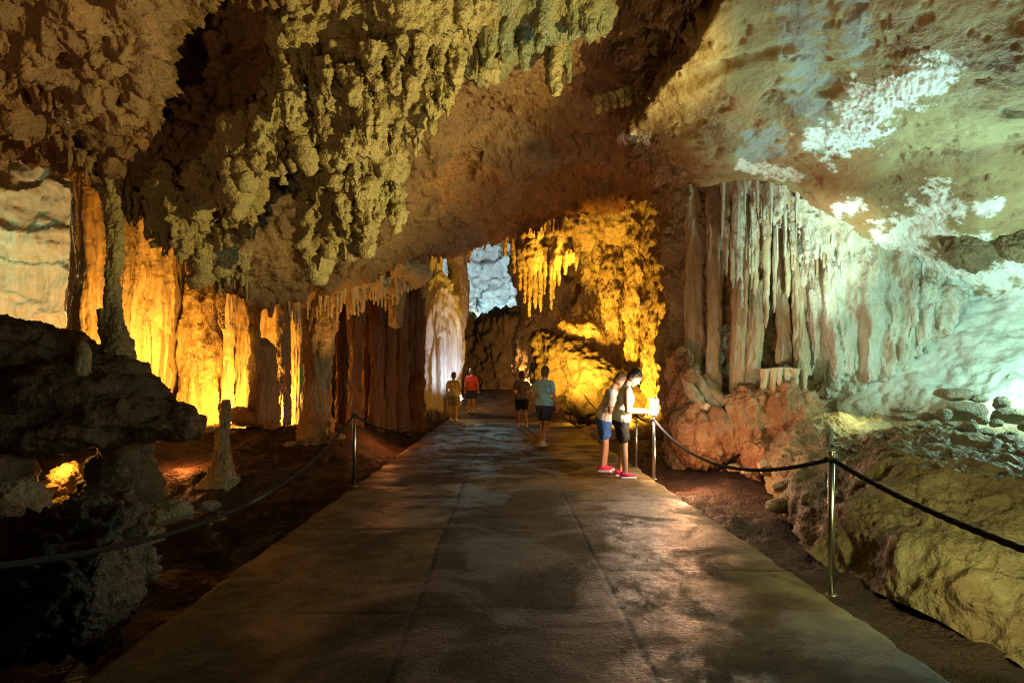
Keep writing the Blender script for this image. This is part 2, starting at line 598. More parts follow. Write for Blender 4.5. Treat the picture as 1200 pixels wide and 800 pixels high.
def concrete():
    m = bpy.data.materials.new('wet_concrete')
    m.use_nodes = True
    N, L = m.node_tree.nodes, m.node_tree.links
    b = N['Principled BSDF']
    geo = N.new('ShaderNodeNewGeometry')

    def noise(sc, det, ro=0.6, dist=0.0):
        n = N.new('ShaderNodeTexNoise')
        n.inputs['Scale'].default_value = sc
        n.inputs['Detail'].default_value = det
        n.inputs['Roughness'].default_value = ro
        n.inputs['Distortion'].default_value = dist
        L.new(geo.outputs['Position'], n.inputs['Vector'])
        return n.outputs[0]

    def ramp(src, lo, hi, a=0.0, bb=1.0):
        r = N.new('ShaderNodeMapRange')
        r.interpolation_type = 'SMOOTHSTEP'
        for i, q in ((1, lo), (2, hi), (3, a), (4, bb)): r.inputs[i].default_value = q
        L.new(src, r.inputs[0])
        return r.outputs[0]

    def mix(fac, a, c):
        x = N.new('ShaderNodeMix')
        x.data_type = 'RGBA'
        L.new(fac, x.inputs[0])
        for i, q in ((6, a), (7, c)):
            if isinstance(q, tuple): x.inputs[i].default_value = q + (1,)
            else: L.new(q, x.inputs[i])
        return x.outputs[2]
    at = N.new('ShaderNodeAttribute'); at.attribute_name = 'strip'
    jn = N.new('ShaderNodeAttribute'); jn.attribute_name = 'joint'
    wt = N.new('ShaderNodeAttribute'); wt.attribute_name = 'wet'
    col = mix(ramp(noise(1.3, 8, 0.7, 0.5), 0.38, 0.62), (0.165, 0.108, 0.045), (0.066, 0.042, 0.017))
    col = mix(at.outputs['Fac'], col, (0.058, 0.046, 0.022))
    col = mix(ramp(noise(0.55, 8, 0.72, 1.0), 0.46, 0.60, 0, 0.8), col, (0.03, 0.024, 0.014))
    col = mix(ramp(noise(40, 4, 0.7), 0.55, 0.75, 0, 0.6), col, (0.27, 0.21, 0.12))
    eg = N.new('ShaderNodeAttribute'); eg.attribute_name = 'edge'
    col = mix(eg.outputs['Fac'], col, (0.27, 0.23, 0.13))  # lamp light along the right edge, painted in as a lighter tone
    col = mix(wt.outputs['Fac'], col, (0.06, 0.042, 0.028))
    col = mix(jn.outputs['Fac'], col, (0.03, 0.024, 0.016))
    L.new(col, b.inputs['Base Color'])
    r1 = ramp(noise(1.0, 6, 0.65, 0.8), 0.4, 0.62, 0.40, 0.8)
    mm = N.new('ShaderNodeMix')
    L.new(wt.outputs['Fac'], mm.inputs[0]); L.new(r1, mm.inputs[2]); mm.inputs[3].default_value = 0.29
    L.new(mm.outputs[0], b.inputs['Roughness'])
    sp = N.new('ShaderNodeMath'); sp.operation = 'MULTIPLY_ADD'
    L.new(wt.outputs['Fac'], sp.inputs[0]); sp.inputs[1].default_value = 0.5; sp.inputs[2].default_value = 0.18
    L.new(sp.outputs[0], b.inputs['Specular IOR Level'])
    bp = N.new('ShaderNodeBump')
    bp.inputs['Strength'].default_value = 0.9
    bp.inputs['Distance'].default_value = 0.02
    m2 = N.new('ShaderNodeMath'); m2.operation = 'MULTIPLY'
    L.new(noise(30, 4, 0.6, 0.2), m2.inputs[0]); L.new(wt.outputs['Fac'], m2.inputs[1])
    m3 = N.new('ShaderNodeMath'); m3.operation = 'MULTIPLY_ADD'
    L.new(m2.outputs[0], m3.inputs[0]); m3.inputs[1].default_value = 0.5
    L.new(noise(30, 8, 0.7), m3.inputs[2])
    L.new(m3.outputs[0], bp.inputs['Height'])
    L.new(bp.outputs[0], b.inputs['Normal'])
    return m


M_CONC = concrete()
py_ = y_rows(-2, 24.6, 0.022, 0.0035)
pu = np.linspace(0, 1, 260)
PU, PY = np.meshgrid(pu, py_)
PX = path_left(PY) + PU * (path_right(PY) - path_left(PY))
_e = np.stack([np.where(PU < .5, 0, 9).ravel(), PY.ravel() * 2.2, np.zeros(PX.size)], 1)
PX = PX + ((np.abs(PU - .5) * 2) ** 14) * np.sign(PU - .5) * -(0.03 + 0.05 * fbm(_e, 4, .6).reshape(PX.shape))
q = np.stack([PX.ravel(), PY.ravel(), np.zeros(PX.size)], 1).astype(np.float32)
edge = np.minimum(PU, 1 - PU).ravel() * 4.42
wob = pn(q * np.array([.5, .8, 1])) * 0.02
strip = ((q[:, 0] + 0.0107 * q[:, 1] + wob > -0.60) & (q[:, 0] + 0.0107 * q[:, 1] + wob < 0.76)).astype(np.float32)
strip *= np.clip((9.5 - q[:, 1]) / 2, 0, 1)
joint = np.zeros(len(q), np.float32)
for xx in (-0.60, 0.76):
    joint = np.maximum(joint, np.exp(-((q[:, 0] + 0.0107 * q[:, 1] + wob - xx) / 0.014) ** 2))
for yy, a, bx in ((5.03, 0.76, 9), (7.05, -0.6, 0.76), (7.9, .76, 9), (4.1, -9, -.6), (6.4, -9, -.6), (4.2, -.6, .76), (10.4, -9, 9), (12.6, -9, 9), (15.2, -9, 9), (18, -9, 9), (21, -9, 9)):
    xx = q[:, 0] + 0.0107 * q[:, 1]
    joint = np.maximum(joint, np.exp(-((q[:, 1] + wob * 1.5 - yy) / (0.010 + 0.0012 * yy)) ** 2) * ((xx > a) & (xx < bx)))
wet = np.zeros(len(q), np.float32)
for cx_, cy_, rx, ry in ((1.2, 5.7, 0.34, 1.3), (1.02, 4.35, .40, .6), (-1.7, 14.8, 0.5, 3.0), (0.1, 16.5, .8, 3.0), (-1.6, 21, .6, 2.5), (0.9, 3.2, .4, .4)):
    wet = np.maximum(wet, np.clip(1.4 - ((q[:, 0] - cx_) / rx) ** 2 - ((q[:, 1] - cy_) / ry) ** 2, 0, 1))
wet = smooth01(wet * 1.2) * np.clip(0.30 + 0.9 * fbm(q * np.array([5, 4, 1]), 6, .72), 0, .85)
q[:, 2] = 0.006 * fbm(q * 1.3, 3) + 0.0035 * fbm(q * 6, 3) - 0.008 * joint
q[:, 2] -= 0.03 * np.clip(1 - edge / 0.05, 0, 1) ** 2
edge_lit = smooth01((PU.ravel() * 4.42 - 3.86 + 0.35 * fbm(q * 1.6, 4)) / .5) * np.clip(.75 + .8 * fbm(q * 3.1, 4, .6), 0, 1)  # mask of the lit right-hand band that is mixed into the path colour
R, C = PX.shape
# side skirts
top = q.reshape(R, C, 3)
sl = top[:, :1].copy(); sl[..., 2] -= 0.6; sl[..., 0] -= 0.02
sr = top[:, -1:].copy(); sr[..., 2] -= 0.6; sr[..., 0] += 0.02
full = np.concatenate([sl, top, sr], 1)
pad = lambda a: np.pad(a.reshape(R, C), ((0, 0), (1, 1)), mode='edge').ravel()
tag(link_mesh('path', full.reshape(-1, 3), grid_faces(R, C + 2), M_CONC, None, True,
              {'strip': pad(strip), 'joint': pad(joint), 'wet': pad(wet), 'edge': pad(edge_lit)}), kind='structure')
# ramp climbing out at the far end
ry = np.linspace(24.55, 40, 90)
ru = np.linspace(0, 1, 60)
RU, RY = np.meshgrid(ru, ry)
RX = -2.5 + RU * (4.6 - 0.02 * (RY - 24.5))
rz = np.interp(RY, [24.55, 30.2, 40], [-0.02, 0.82, 0.9])
rv = np.stack([RX.ravel(), RY.ravel(), rz.ravel()], 1).astype(np.float32)
rv[:, 2] += 0.012 * fbm(rv * 1.2, 3)
t3 = rv.reshape(90, 60, 3)
s1 = t3[:, :1].copy(); s1[..., 2] -= 1.4
s2 = t3[:, -1:].copy(); s2[..., 2] -= 1.4
full = np.concatenate([s1, t3, s2], 1)
tag(link_mesh('ramp', full.reshape(-1, 3), grid_faces(90, 62), M_CONC), kind='structure')

# ------------------------------------------------------------------ cave ceiling
def lipcol(r0, r1, r2, r3, lip, back=1.0):
    """column of control points from overhead to the hanging lip and back up behind it"""
    pts = [np.array(r0, float)] + [W(*r) for r in (r1, r2, r3, lip)]
    L = pts[-1]
    pts += [L + np.array([0, 0.5, 0.18]), L + np.array([0, 1.3, 1.2 * back]), L + np.array([0, 4.5, 2.6 * back]), L + np.array([0, 12, 3.0 * back])]
    return pts


cols = [
    lipcol((-6.5, 2, 6.0), (-400, -10, 5.0), (-380, 60, 6.2), (-350, 130, 8), (-330, 175, 9)),
    lipcol((-5.0, 2, 6.4), (-150, -10, 5.8), (-150, 60, 7), (-150, 130, 8.6), (-150, 178, 9.6)),
    lipcol((-4.0, 2, 6.6), (0, -10, 6.4), (0, 70, 7.4), (0, 140, 9), (0, 184, 10)),
    lipcol((-3.0, 2, 6.7), (80, -10, 6.6), (85, 80, 7.6), (90, 150, 9.1), (90, 203, 10.2)),
    lipcol((-2.6, 2, 6.8), (150, -10, 6.8), (155, 90, 7.8), (158, 175, 9.3), (160, 246, 10.4)),
    lipcol((-2.2, 2, 6.9), (220, -10, 7.4), (225, 110, 8.8), (228, 225, 10), (230, 303, 10.9)),
    lipcol((-1.6, 2, 7.0), (300, -10, 7.6), (300, 130, 9.2), (295, 250, 10.6), (290, 334, 11.5)),
    lipcol((-1.0, 2, 7.0), (390, -10, 8.0), (390, 140, 9.7), (385, 260, 11.4), (380, 330, 12.2)),
    lipcol((-0.5, 2, 7.0), (480, -10, 8.3), (480, 130, 10.3), (480, 245, 12), (480, 303, 13)),
    lipcol((0.0, 2, 7.0), (560, -10, 8.5), (560, 110, 10.6), (560, 210, 12.8), (560, 280, 15)),
    lipcol((0.5, 2, 7.0), (640, -10, 8.6), (640, 100, 10.8), (640, 195, 14), (640, 256, 17)),
    lipcol((0.9, 2, 6.9), (715, -10, 8.5), (710, 95, 10.6), (715, 180, 14.0), (720, 238, 17)),
    lipcol((1.2, 2, 6.6), (770, -10, 7.9), (762, 90, 9.2), (765, 165, 11.6), (785, 215, 14)),
    lipcol((1.6, 2, 6.3), (830, -10, 7.1), (825, 80, 8.2), (820, 145, 9.3), (828, 190, 10.4)),
    lipcol((2.2, 2, 6.0), (900, -10, 6.6), (900, 85, 7.7), (898, 155, 8.9), (900, 200, 10.0)),
    lipcol((3.0, 2, 5.8), (1000, -10, 6.2), (1000, 100, 7.4), (985, 190, 9.0), (975, 248, 10.5)),
    lipcol((3.8, 2, 5.5), (1080, -10, 5.9), (1080, 110, 7.1), (1070, 215, 9.2), (1062, 302, 11.0)),
    lipcol((4.6, 2, 5.2), (1160, -10, 5.6), (1160, 120, 6.9), (1150, 235, 9.0), (1130, 342, 11.0)),
    lipcol((5.6, 2, 4.6), (1300, -10, 5.1), (1300, 120, 6.2), (1290, 235, 8.2), (1260, 348, 10.2)),
    lipcol((7.0, 2, 4.0), (1500, -10, 4.6), (1500, 120, 5.4), (1500, 235, 6.8), (1480, 355, 8.6)),
]
ceil_ctrl = np.array(cols).transpose(1, 0, 2)


def gauss(p, c, r): return np.exp(-(((p - np.asarray(c, np.float32)) / r) ** 2).sum(1))


def slab_mask(p, px, py, wd=26):
    """the smooth slab ends in a worn edge that runs down from the top of the vault"""
    e = np.interp(py, [-60, -10, 60, 110, 150, 175, 200, 240], [870, 832, 792, 752, 738, 748, 790, 830])
    return smooth01((px - e + 14 * pn(p * 1.7)) / wd) * (p[:, 1] > 3)


def ceil_big(p):
    px, py = project(p)
    slab = slab_mask(p, px, py)
    d = (0.30 * fbm(p * 0.55, 3)) * (1 - 0.6 * slab) + 0.42 * slab * (1 - smooth01((px - 790) / 150)) + .05 * slab
    # hollows
    for (a, b, Y, r, amp) in ((255, 70, 8.6, 0.8, .75), (225, 130, 9.2, .5, .35), (285, 20, 8.2, .5, .25), (530, 195, 12.3, 0.45, 0.5), (560, 150, 11.6, .5, .4), (330, 225, 10.4, .5, .45),
                              (290, 150, 9.6, .5, .5), (715, 110, 11.0, 0.5, 0.5), (762, 186, 12.6, .45, .8), (815, 205, 11.2, .25, .4)):
        d -= amp * gauss(p, W(a, b, Y), r)
    for poly, wd, amp in (([(-20, 78, 7.9), (40, 95, 8.2), (100, 128, 8.6), (140, 160, 9.0)], .16, .45), ([(-20, 140, 9.0), (60, 160, 9.4), (110, 190, 9.8)], .13, .3), ([(630, 250, 16.6), (690, 238, 16.4), (735, 236, 16.4)], .3, .7),
                          ([(500, 225, 13), (545, 208, 12.8), (560, 190, 12.4)], .16, .4), ([(900, 110, 8.1), (935, 150, 8.8), (960, 175, 8.9)], .12, .15), ([(800, 80, 8.4), (860, 62, 7.6), (920, 50, 7.2)], .1, .12), ([(1010, 55, 6.9), (1050, 35, 6.5)], .1, .12)):
        pw = np.array([W(*q) for q in poly], np.float32)
        for A, B in zip(pw[:-1], pw[1:]):
            t = np.clip(((p - A) @ (B - A)) / ((B - A) @ (B - A)), 0, 1)
            dd = np.linalg.norm(p - A - t[:, None] * (B - A), axis=1)
            d -= amp * np.exp(-(dd / wd) ** 2) * 0.7
    # low swells of the slab
    for (a, b, Y, r, amp) in ((870, 150, 9.2, .6, .18), (1140, 290, 9.2, .45, .35), (960, 90, 7.6, .5, -.18), (1030, 150, 8, .4, .12)):
        d += amp * gauss(p, W(a, b, Y), r)
    return d


def ceil_mid(p):
    px, py = project(p)
    slab = slab_mask(p, px, py)
    left = smooth01((260 - px) / 150)
    q = p + np.stack([pn(p * 1.3), pn(p * 1.3 + 9), pn(p * 1.3 + 21)], 1) * .2
    d = (0.15 * fbm(q * 2.0, 3, .55, 'b') + 0.065 * fbm(q * 6.0, 3, .6, 'r')) * (1 - 0.93 * slab)
    # bedding layers on the left and arch underside
    lay = q[:, 2] * 1.0 + 0.25 * q[:, 1] + 0.3 * pn(q * 0.8)
    d += (0.03 + 0.08 * left) * (np.abs((lay * 3.6) % 1.0 - 0.5) * 2) * (1 - slab)
    d += left * 0.10 * fbm(q * 1.2 + 3, 3, .55, 'r')
    return d


def ceil_fine(p):
    px, py = project(p)
    slab = slab_mask(p, px, py)
    cal = calcite_mask(p, px, py)
    return (0.012 * fbm(p * 19., 3, .6, 'b')) * (1 - .9 * slab) + 0.045 * slab * fbm(p * 1.7, 5, .5) - 0.05 * slab * smooth01((fbm(p * 2.3 + 11, 4, .6) - .35) / .3) + cal * 0.03 * fbm(p * np.array([14, 14, 22]), 3, .6, 'r')


def seg_mask(px, py, a, b, w):
    ax, ay = a; bx, by = b
    t = np.clip(((px - ax) * (bx - ax) + (py - ay) * (by - ay)) / ((bx - ax) ** 2 + (by - ay) ** 2), 0, 1)
    return 1 - np.hypot(px - ax - t * (bx - ax), py - ay - t * (by - ay)) / w


def calcite_mask(p, px, py):
    m = np.full(len(p), -1.0)
    for a, b, wd in (((965, 165), (1015, 150), 26), ((1000, 125), (1075, 100), 24), ((1060, 110), (1105, 82), 22), ((1045, 285), (1105, 245), 30),
                     ((1150, 245), (1165, 240), 12), ((1060, 300), (1120, 330), 24), ((1110, 335), (1200, 320), 20), ((1150, 285), (1195, 290), 12),
                     ((870, 195), (930, 205), 9), ((730, 160), (755, 165), 8), ((985, 245), (1005, 240), 10)):
        m = np.maximum(m, seg_mask(px, py, a, b, wd))
    n = fbm(np.stack([p[:, 0] * 2.2 - p[:, 2] * 2.0, p[:, 1] * 4, p[:, 2] * 9 + p[:, 0] * 6], 1), 5, .68)
    return smooth01((m * 1.25 + n * 1.0 - 0.08) / 0.4)


def ceil_attrs(v):
    px, py = project(v)
    vf = v.astype(np.float32)
    cal = calcite_mask(vf, px, py) * (v[:, 1] > 4)
    g = np.maximum(seg_mask(px, py, (940, 20), (950, 130), 34), seg_mask(px, py, (1010, 5), (1000, 60), 20))
    g = np.maximum(g, seg_mask(px, py, (880, 180), (905, 165), 24))
    g = smooth01((g + 0.9 * fbm(vf * np.array([7, 7, 1.5]), 4) - .1) / .5) * (v[:, 1] > 4) * 0.85
    n = fbm(vf * 0.9, 5, .6)
    slab = slab_mask(vf, px, py) * np.clip(0.75 + 0.9 * n, 0, 1)
    rust = smooth01((0.9 * fbm(vf * 0.7 + 40, 5, .6) + np.maximum(seg_mask(px, py, (880, 130), (960, 230), 70), seg_mask(px, py, (560, 230), (760, 240), 60)) - 0.15) / .5) * 0.8
    return {'calcite': cal, 'grey': g, 'slab': slab, 'rust': rust * (v[:, 1] > 3)}


tag(add_sheet('ceiling', ceil_ctrl, 0.03, [ceil_big, ceil_mid, ceil_fine], M_CEIL, attrs=ceil_attrs), kind='structure')

# ------------------------------------------------------------------ right wall
rw = []
for py, off in ((60, 0.2), (190, 0.1), (260, 0.0), (330, 0.0), (395, -0.1), (430, -0.25), (470, -0.55), (510, -.8), (545, -1.0), (600, -1.1)):
    row = []
    for px, Y, k in ((850, 24, 0), (835, 19.5, 0), (800, 16, 0.1), (782, 14.2, .4), (795, 13.2, .8), (850, 12.6, 1.0), (905, 12.2, 1.3), (960, 12.0, 1.1), (1030, 11.6, 1.5), (1110, 11.0, 2.2), (1200, 10.3, 2.4), (1330, 9.3, 2.2), (1500, 8, 1.5)):
        row.append(W(px, py, Y + off * k))
    rw.append(row)


def rw_big(p):
    px, py = project(p)
    d = 0.22 * fbm(p * 0.6 + 4, 3)
    lo = smooth01((py - 400) / 60)
    fl = smooth01((1120 - px) / 60) * (1 - lo)
    d += fl * flute_disp(p, 0.14, 2.6, 0.08, 0.0) + (1 - fl) * 0.08 * fbm(p * 1.5, 3, .5, 'b')
    return d


def rw_fine(p):
    px, py = project(p)
    orange = smooth01((1010 - px) / 60)
    return (0.02 + 0.05 * orange) * fbm(p * 4.0, 4, .6, 'b') + (0.007 + .006 * orange) * fbm(p * 15., 3, .6, 'r')


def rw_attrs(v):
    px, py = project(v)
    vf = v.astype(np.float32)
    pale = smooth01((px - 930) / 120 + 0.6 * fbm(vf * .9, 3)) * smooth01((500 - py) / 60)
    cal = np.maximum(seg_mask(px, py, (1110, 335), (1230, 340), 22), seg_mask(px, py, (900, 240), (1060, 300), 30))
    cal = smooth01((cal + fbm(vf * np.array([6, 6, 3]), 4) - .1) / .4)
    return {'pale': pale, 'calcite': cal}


for k, (px, py, Y, rx, ry, lab) in enumerate([(1135, 285, 9.95, 34, 32, 'brown rounded rock knob bulging from the ceiling among the white patches'), (1195, 282, 9.5, 26, 22, 'smaller brown rock knob at the right edge of the ceiling')]):
    tag(boulder('bulging_rock', W(px, py, Y), (rx / F * Y, .34, ry / F * Y), M_KNOB, 200 + k, 6, rough=.22), lab, 'rock')
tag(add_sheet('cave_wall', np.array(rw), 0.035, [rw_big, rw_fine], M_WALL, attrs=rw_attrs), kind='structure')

# left outer wall, pale chamber wall, and back walls
def wall(ctrl, mat, res, fn, attrs=None, name='cave_wall'):
    return tag(add_sheet(name, np.array(ctrl), res, fn, mat, attrs=attrs), kind='structure')


lw = [[W(px, py, Y) for px, Y in ((-250, 16), (-120, 19), (-20, 21), (50, 21.5), (110, 21), (180, 20))] for py in (60, 180, 260, 330, 400, 470, 560)]
wall(lw, M_FLOW, 0.06, [lambda p: 0.5 * fbm(p * .45, 3) + 0.28 * np.abs(((p[:, 2] * .75 + .5 * pn(p * .5) + .12 * p[:, 0]) % 1.0) - .15) ** 1.0 + 0.1 * fbm(p * np.array([.9, .9, 1.6]), 3, .5, 'b'), lambda p: flute_disp(p, 0.07, 2.6, 0.25, 0.03)])
bw = [[W(px, py, Y) for px, Y in ((300, 20), (360, 21.5), (420, 22.5), (480, 24), (500, 28), (505, 36))] for py in (100, 260, 340, 420, 500, 540)]
wall(bw, M_DARK, 0.08, [lambda p: flute_disp(p, 0.25, 1.6, 0.08, 0.04)])
fw = [[W(px, py, Y) for px, Y in ((440, 46), (520, 47), (560, 48), (600, 47), (660, 46), (740, 44))] for py in (200, 270, 310, 350, 400, 480)]
wall(fw, M_WHITE, 0.18, [lambda p: 1.6 * fbm(p * .25, 3) + 1.0 * fbm(p * .8, 3, .6, 'b'), lambda p: .25 * fbm(p * 2.6, 4, .6, 'b')])
dw = [[W(px, py, Y) for px, Y in ((500, 43), (540, 40), (580, 38), (640, 36), (690, 33), (740, 31))] for py in (352, 366, 390, 420, 450, 480)]
for c in range(6):
    dw[0][c] = dw[1][c] + np.array([0, 3.5, 0.3])
wall(dw, M_FLOWR, 0.12, [lambda p: .8 * fbm(p * .35, 3) + .25 * fbm(p * 1.4, 3, .5, 'b'), lambda p: .08 * fbm(p * 4, 3, .5, 'b')])
yw = [[W(px, py, Y) for px, Y in ((600, 31), (640, 28), (690, 25.5), (740, 24), (790, 23.5), (860, 22))] for py in (150, 235, 300, 370, 430, 480, 540)]
wall(yw, M_FLOWR, 0.07, [lambda p: .6 * fbm(p * .5, 3) + flute_disp(p, 0.25, 1.5, 0.25, 0.0), lambda p: .12 * fbm(p * 2.5, 4, .6, 'b') + .03 * fbm(p * 9, 3, .6, 'r')])

# ------------------------------------------------------------------ formations
def stal(px, y0, y1, Y, r_px, tip=0.22, lump=0.25, seed=0, lean=0.0, sides=16, flare=1.35, fl=0.0, dy=0.0, power=0.75):
    """a hanging dripstone (or, with y0 > y1, a standing one) from pixel height y0 (root) to y1 (tip)"""
    a = W(px, y0, Y)
    b = W(px + lean, y1, Y)
    b[1] += dy
    L = abs(a[2] - b[2])
    r = r_px / F * Y
    n = int(min(70, max(12, L / max(0.02, r * 0.16))))
    t = np.linspace(0, 1, n)
    path = a + (b - a) * t[:, None]
    rs = np.random.RandomState(int(seed) % 100000 + 1)
    ph = rs.uniform(0, 6, 2)
    path[:, 0] += 0.12 * r * np.sin(t * 4 + ph[0])
    path[:, 1] += 0.12 * r * np.sin(t * 4 + ph[1])
    rad = r * (tip + (1 - tip) * (1 - t) ** power) * (1 + (flare - 1) * np.exp(-t * 9))
    end = np.clip((1 - t) / max(0.03, 0.7 * r * tip / max(L, 1e-3)), 0, 1)
    rad = rad * np.sqrt(np.clip(1 - (1 - end) ** 2, 0.02, 1))
    sd = seed * 1.31

    def d(p):
        q = p / max(r, 0.02)
        o = lump * r * fbm(q * np.array([0.8, 0.8, 0.45]) + sd, 3, .55)
        if fl:
            o += fl * r * fbm(q * np.array([1.6, 1.6, 0.12]) + sd, 3, .6, 'b')
        o += 0.10 * lump / 0.25 * r * fbm(q * 2.6 + sd, 3, .6, 'b')
        return o
    return tube_arrays(path, rad, sides, d)


def stal_part(parent, name, mat, *a, **k):
    v, f = stal(*a, **k)
    return link_mesh(name, v, f, mat, parent)


def column(name, pts, mat, label, cat, group=None, fl=0.3, lump=0.2, sides=64, res=0.035, seed=0, parent=None, rough=0.06, stretch=0.10):
    """pts: list of (px, py, Y, r_px), spline through them"""
    ctr = np.array([list(W(p[0], p[1], p[2])) + [p[3] / F * p[2]] for p in pts])
    c = cat_rom(ctr[:, None, :], 0, res)[:, 0]
    rm = c[:, 3].mean()

    def d(p):
        q = p / rm + seed * 1.7
        o = lump * rm * fbm(q * np.array([0.7, 0.7, 0.4]), 3)
        o += fl * rm * fbm(q * np.array([1.5, 1.5, 1.5 * stretch]), 3, .55, 'b')
        o += rough * rm * fbm(q * np.array([4, 4, 2.0]), 3, .6, 'b')
        return o
    v, f = tube_arrays(c[:, :3], np.maximum(c[:, 3], 0.005), sides, d)
    o = link_mesh(name, v, f, mat, parent)
    if label: tag(o, label, cat, group)
    return o


rnd = random.Random(11)

# --- the great hanging mass in the middle of the ceiling
mass = empty('stalactite_mass', W(430, 0, 8.4), 'huge lumpy yellow-olive stalactite mass hanging from the middle of the ceiling', 'stalactite mass')
blobs = [  # px, py, Y, rx_px, ry_px, depth m
    (395, 20, 8.6, 62, 60, .7), (470, 25, 8.6, 62, 62, .7), (545, 25, 8.9, 52, 40, .6), (440, 80, 8.7, 60, 55, .65), (500, 85, 8.9, 42, 42, .5),
    (350, 55, 8.6, 32, 55, .5), (330, 110, 8.8, 20, 45, .35), (318, 155, 9.0, 16, 36, .3), (365, 120, 8.9, 26, 34, .35), (425, 140, 9.0, 42, 50, .5),
    (465, 130, 9.1, 38, 34, .4), (440, 190, 9.4, 30, 50, .4), (412, 225, 9.5, 22, 45, .35), (452, 210, 9.6, 16, 40, .3), (400, 255, 9.6, 18, 34, .3),
    (300, 165, 9.2, 26, 16, .4), (345, 170, 9.1, 45, 12, .4), (270, 190, 9.4, 30, 16, .4), (245, 220, 9.7, 26, 22, .4), (290, 215, 9.8, 22, 22, .35),
    (372, 235, 9.7, 16, 36, .25), (368, 282, 9.7, 20, 15, .24), (385, 185, 9.3, 14, 30, .25), (560, 60, 9.2, 32, 26, .4), (225, 250, 10.1, 28, 24, .4), (205, 225, 10.0, 26, 26, .4),
    (265, 255, 10.3, 24, 22, .35), (250, 290, 10.7, 26, 22, .35), (195, 265, 10.2, 22, 18, .3)]
src = []
for px, py, Y, rx, ry, d in blobs:
    src.append(ellipsoid(W(px, py, Y), (rx / F * Y, d, ry / F * Y), 3))
for k in range(190):    # drip knobs melted into the crust
    px, py, Y, rx, ry, d = blobs[rnd.randrange(len(blobs))]
    x = px + rnd.uniform(-.95, .95) * rx
    y0 = py + rnd.uniform(-.8, .6) * ry
    big = rnd.random() ** 2
    ln = 8 + 42 * rnd.random() * (0.4 + big)
    r = 3.5 + 11 * big
    yy = Y - d * rnd.uniform(.3, .95) * math.sqrt(max(0.05, 1 - ((x - px) / rx) ** 2 * .9))
    a, b = W(x, y0, yy), W(x + rnd.uniform(-5, 5), y0 + ln, yy + rnd.uniform(-.1, .15))
    src.append(capsule(a, b, r / F * yy * 1.1, r / F * yy * rnd.uniform(.3, .6), 10, 4))
v, f, n = remesh(src, 0.03, 1)
d = 0.20 * fbm(v * np.array([1.3, 1.3, 0.8]), 3) + 0.08 * fbm(v * np.array([3.6, 3.6, 2.0]), 3, .6, 'r') + 0.05 * fbm(v * np.array([6, 6, 3.5]), 3, .6, 'b') + 0.025 * fbm(v * np.array([13, 13, 8]), 4, .65, 'r')
v = v + n * d[:, None]
link_mesh('crust', v, f, M_MASS, mass)
tips = [(322, 120, 205, 8.85, 13), (342, 90, 152, 8.3, 11), (362, 70, 128, 8.2, 9), (385, 78, 132, 8.1, 11), (410, 85, 128, 8.05, 10), (352, 150, 188, 8.8, 11), (372, 150, 262, 9.4, 14),
        (388, 205, 268, 9.3, 10), (405, 215, 292, 9.2, 15), (425, 220, 286, 9.25, 13), (440, 215, 262, 9.3, 11), (456, 180, 246, 9.3, 12), (468, 150, 190, 9.0, 10), (446, 120, 172, 8.5, 12),
        (425, 110, 178, 8.4, 12), (402, 125, 190, 8.6, 11), (480, 100, 138, 8.4, 11), (498, 95, 150, 8.5, 9), (512, 88, 124, 8.45, 9), (524, 85, 140, 8.6, 9), (535, 70, 112, 8.5, 9),
        (508, 110, 160, 8.7, 7), (395, 150, 215, 8.8, 9), (415, 160, 240, 9.0, 8), (355, 165, 200, 8.9, 8), (305, 160, 195, 9.0, 9), (285, 180, 215, 9.2, 9), (262, 195, 232, 9.4, 10), (240, 220, 258, 9.6, 9),
        (335, 165, 192, 8.9, 7), (378, 110, 160, 8.5, 9), (462, 70, 118, 8.1, 11), (436, 60, 108, 8.0, 10), (492, 50, 98, 8.1, 11), (515, 50, 88, 8.3, 10), (275, 235, 272, 10.0, 9), (222, 250, 286, 10.1, 8), (255, 285, 318, 10.6, 9),
        (236, 262, 300, 10.4, 7), (210, 245, 280, 10.0, 8), (268, 262, 298, 10.4, 8), (283, 292, 326, 11.0, 7)]
for k, (px, y0, y1, Y, r) in enumerate(tips):
    stal_part(mass, 'stalactite', M_MASS, px, y0 - 8, y1 - rnd.uniform(0, .25) * (y1 - y0), Y, r * rnd.uniform(.8, 1.3), 0.25, 0.6, k + 5, rnd.uniform(-6, 6), 28, 1.0, 0.3, power=rnd.uniform(.5, 1.0))

for k in range(52):
    px, py, Y, rx, ry, d = blobs[rnd.randrange(len(blobs))]
    x = px + rnd.uniform(-.9, .9) * rx
    y0 = py + rnd.uniform(-.5, .8) * ry
    stal_part(mass, 'stalactite', M_MASS, x, y0, y0 + rnd.uniform(10, 34), Y - d * .75 * math.sqrt(max(.05, 1 - ((x - px) / rx) ** 2)), rnd.uniform(1.8, 4.5), .2, .3, 700 + k, rnd.uniform(-2, 2), 14, 1.5, .2)

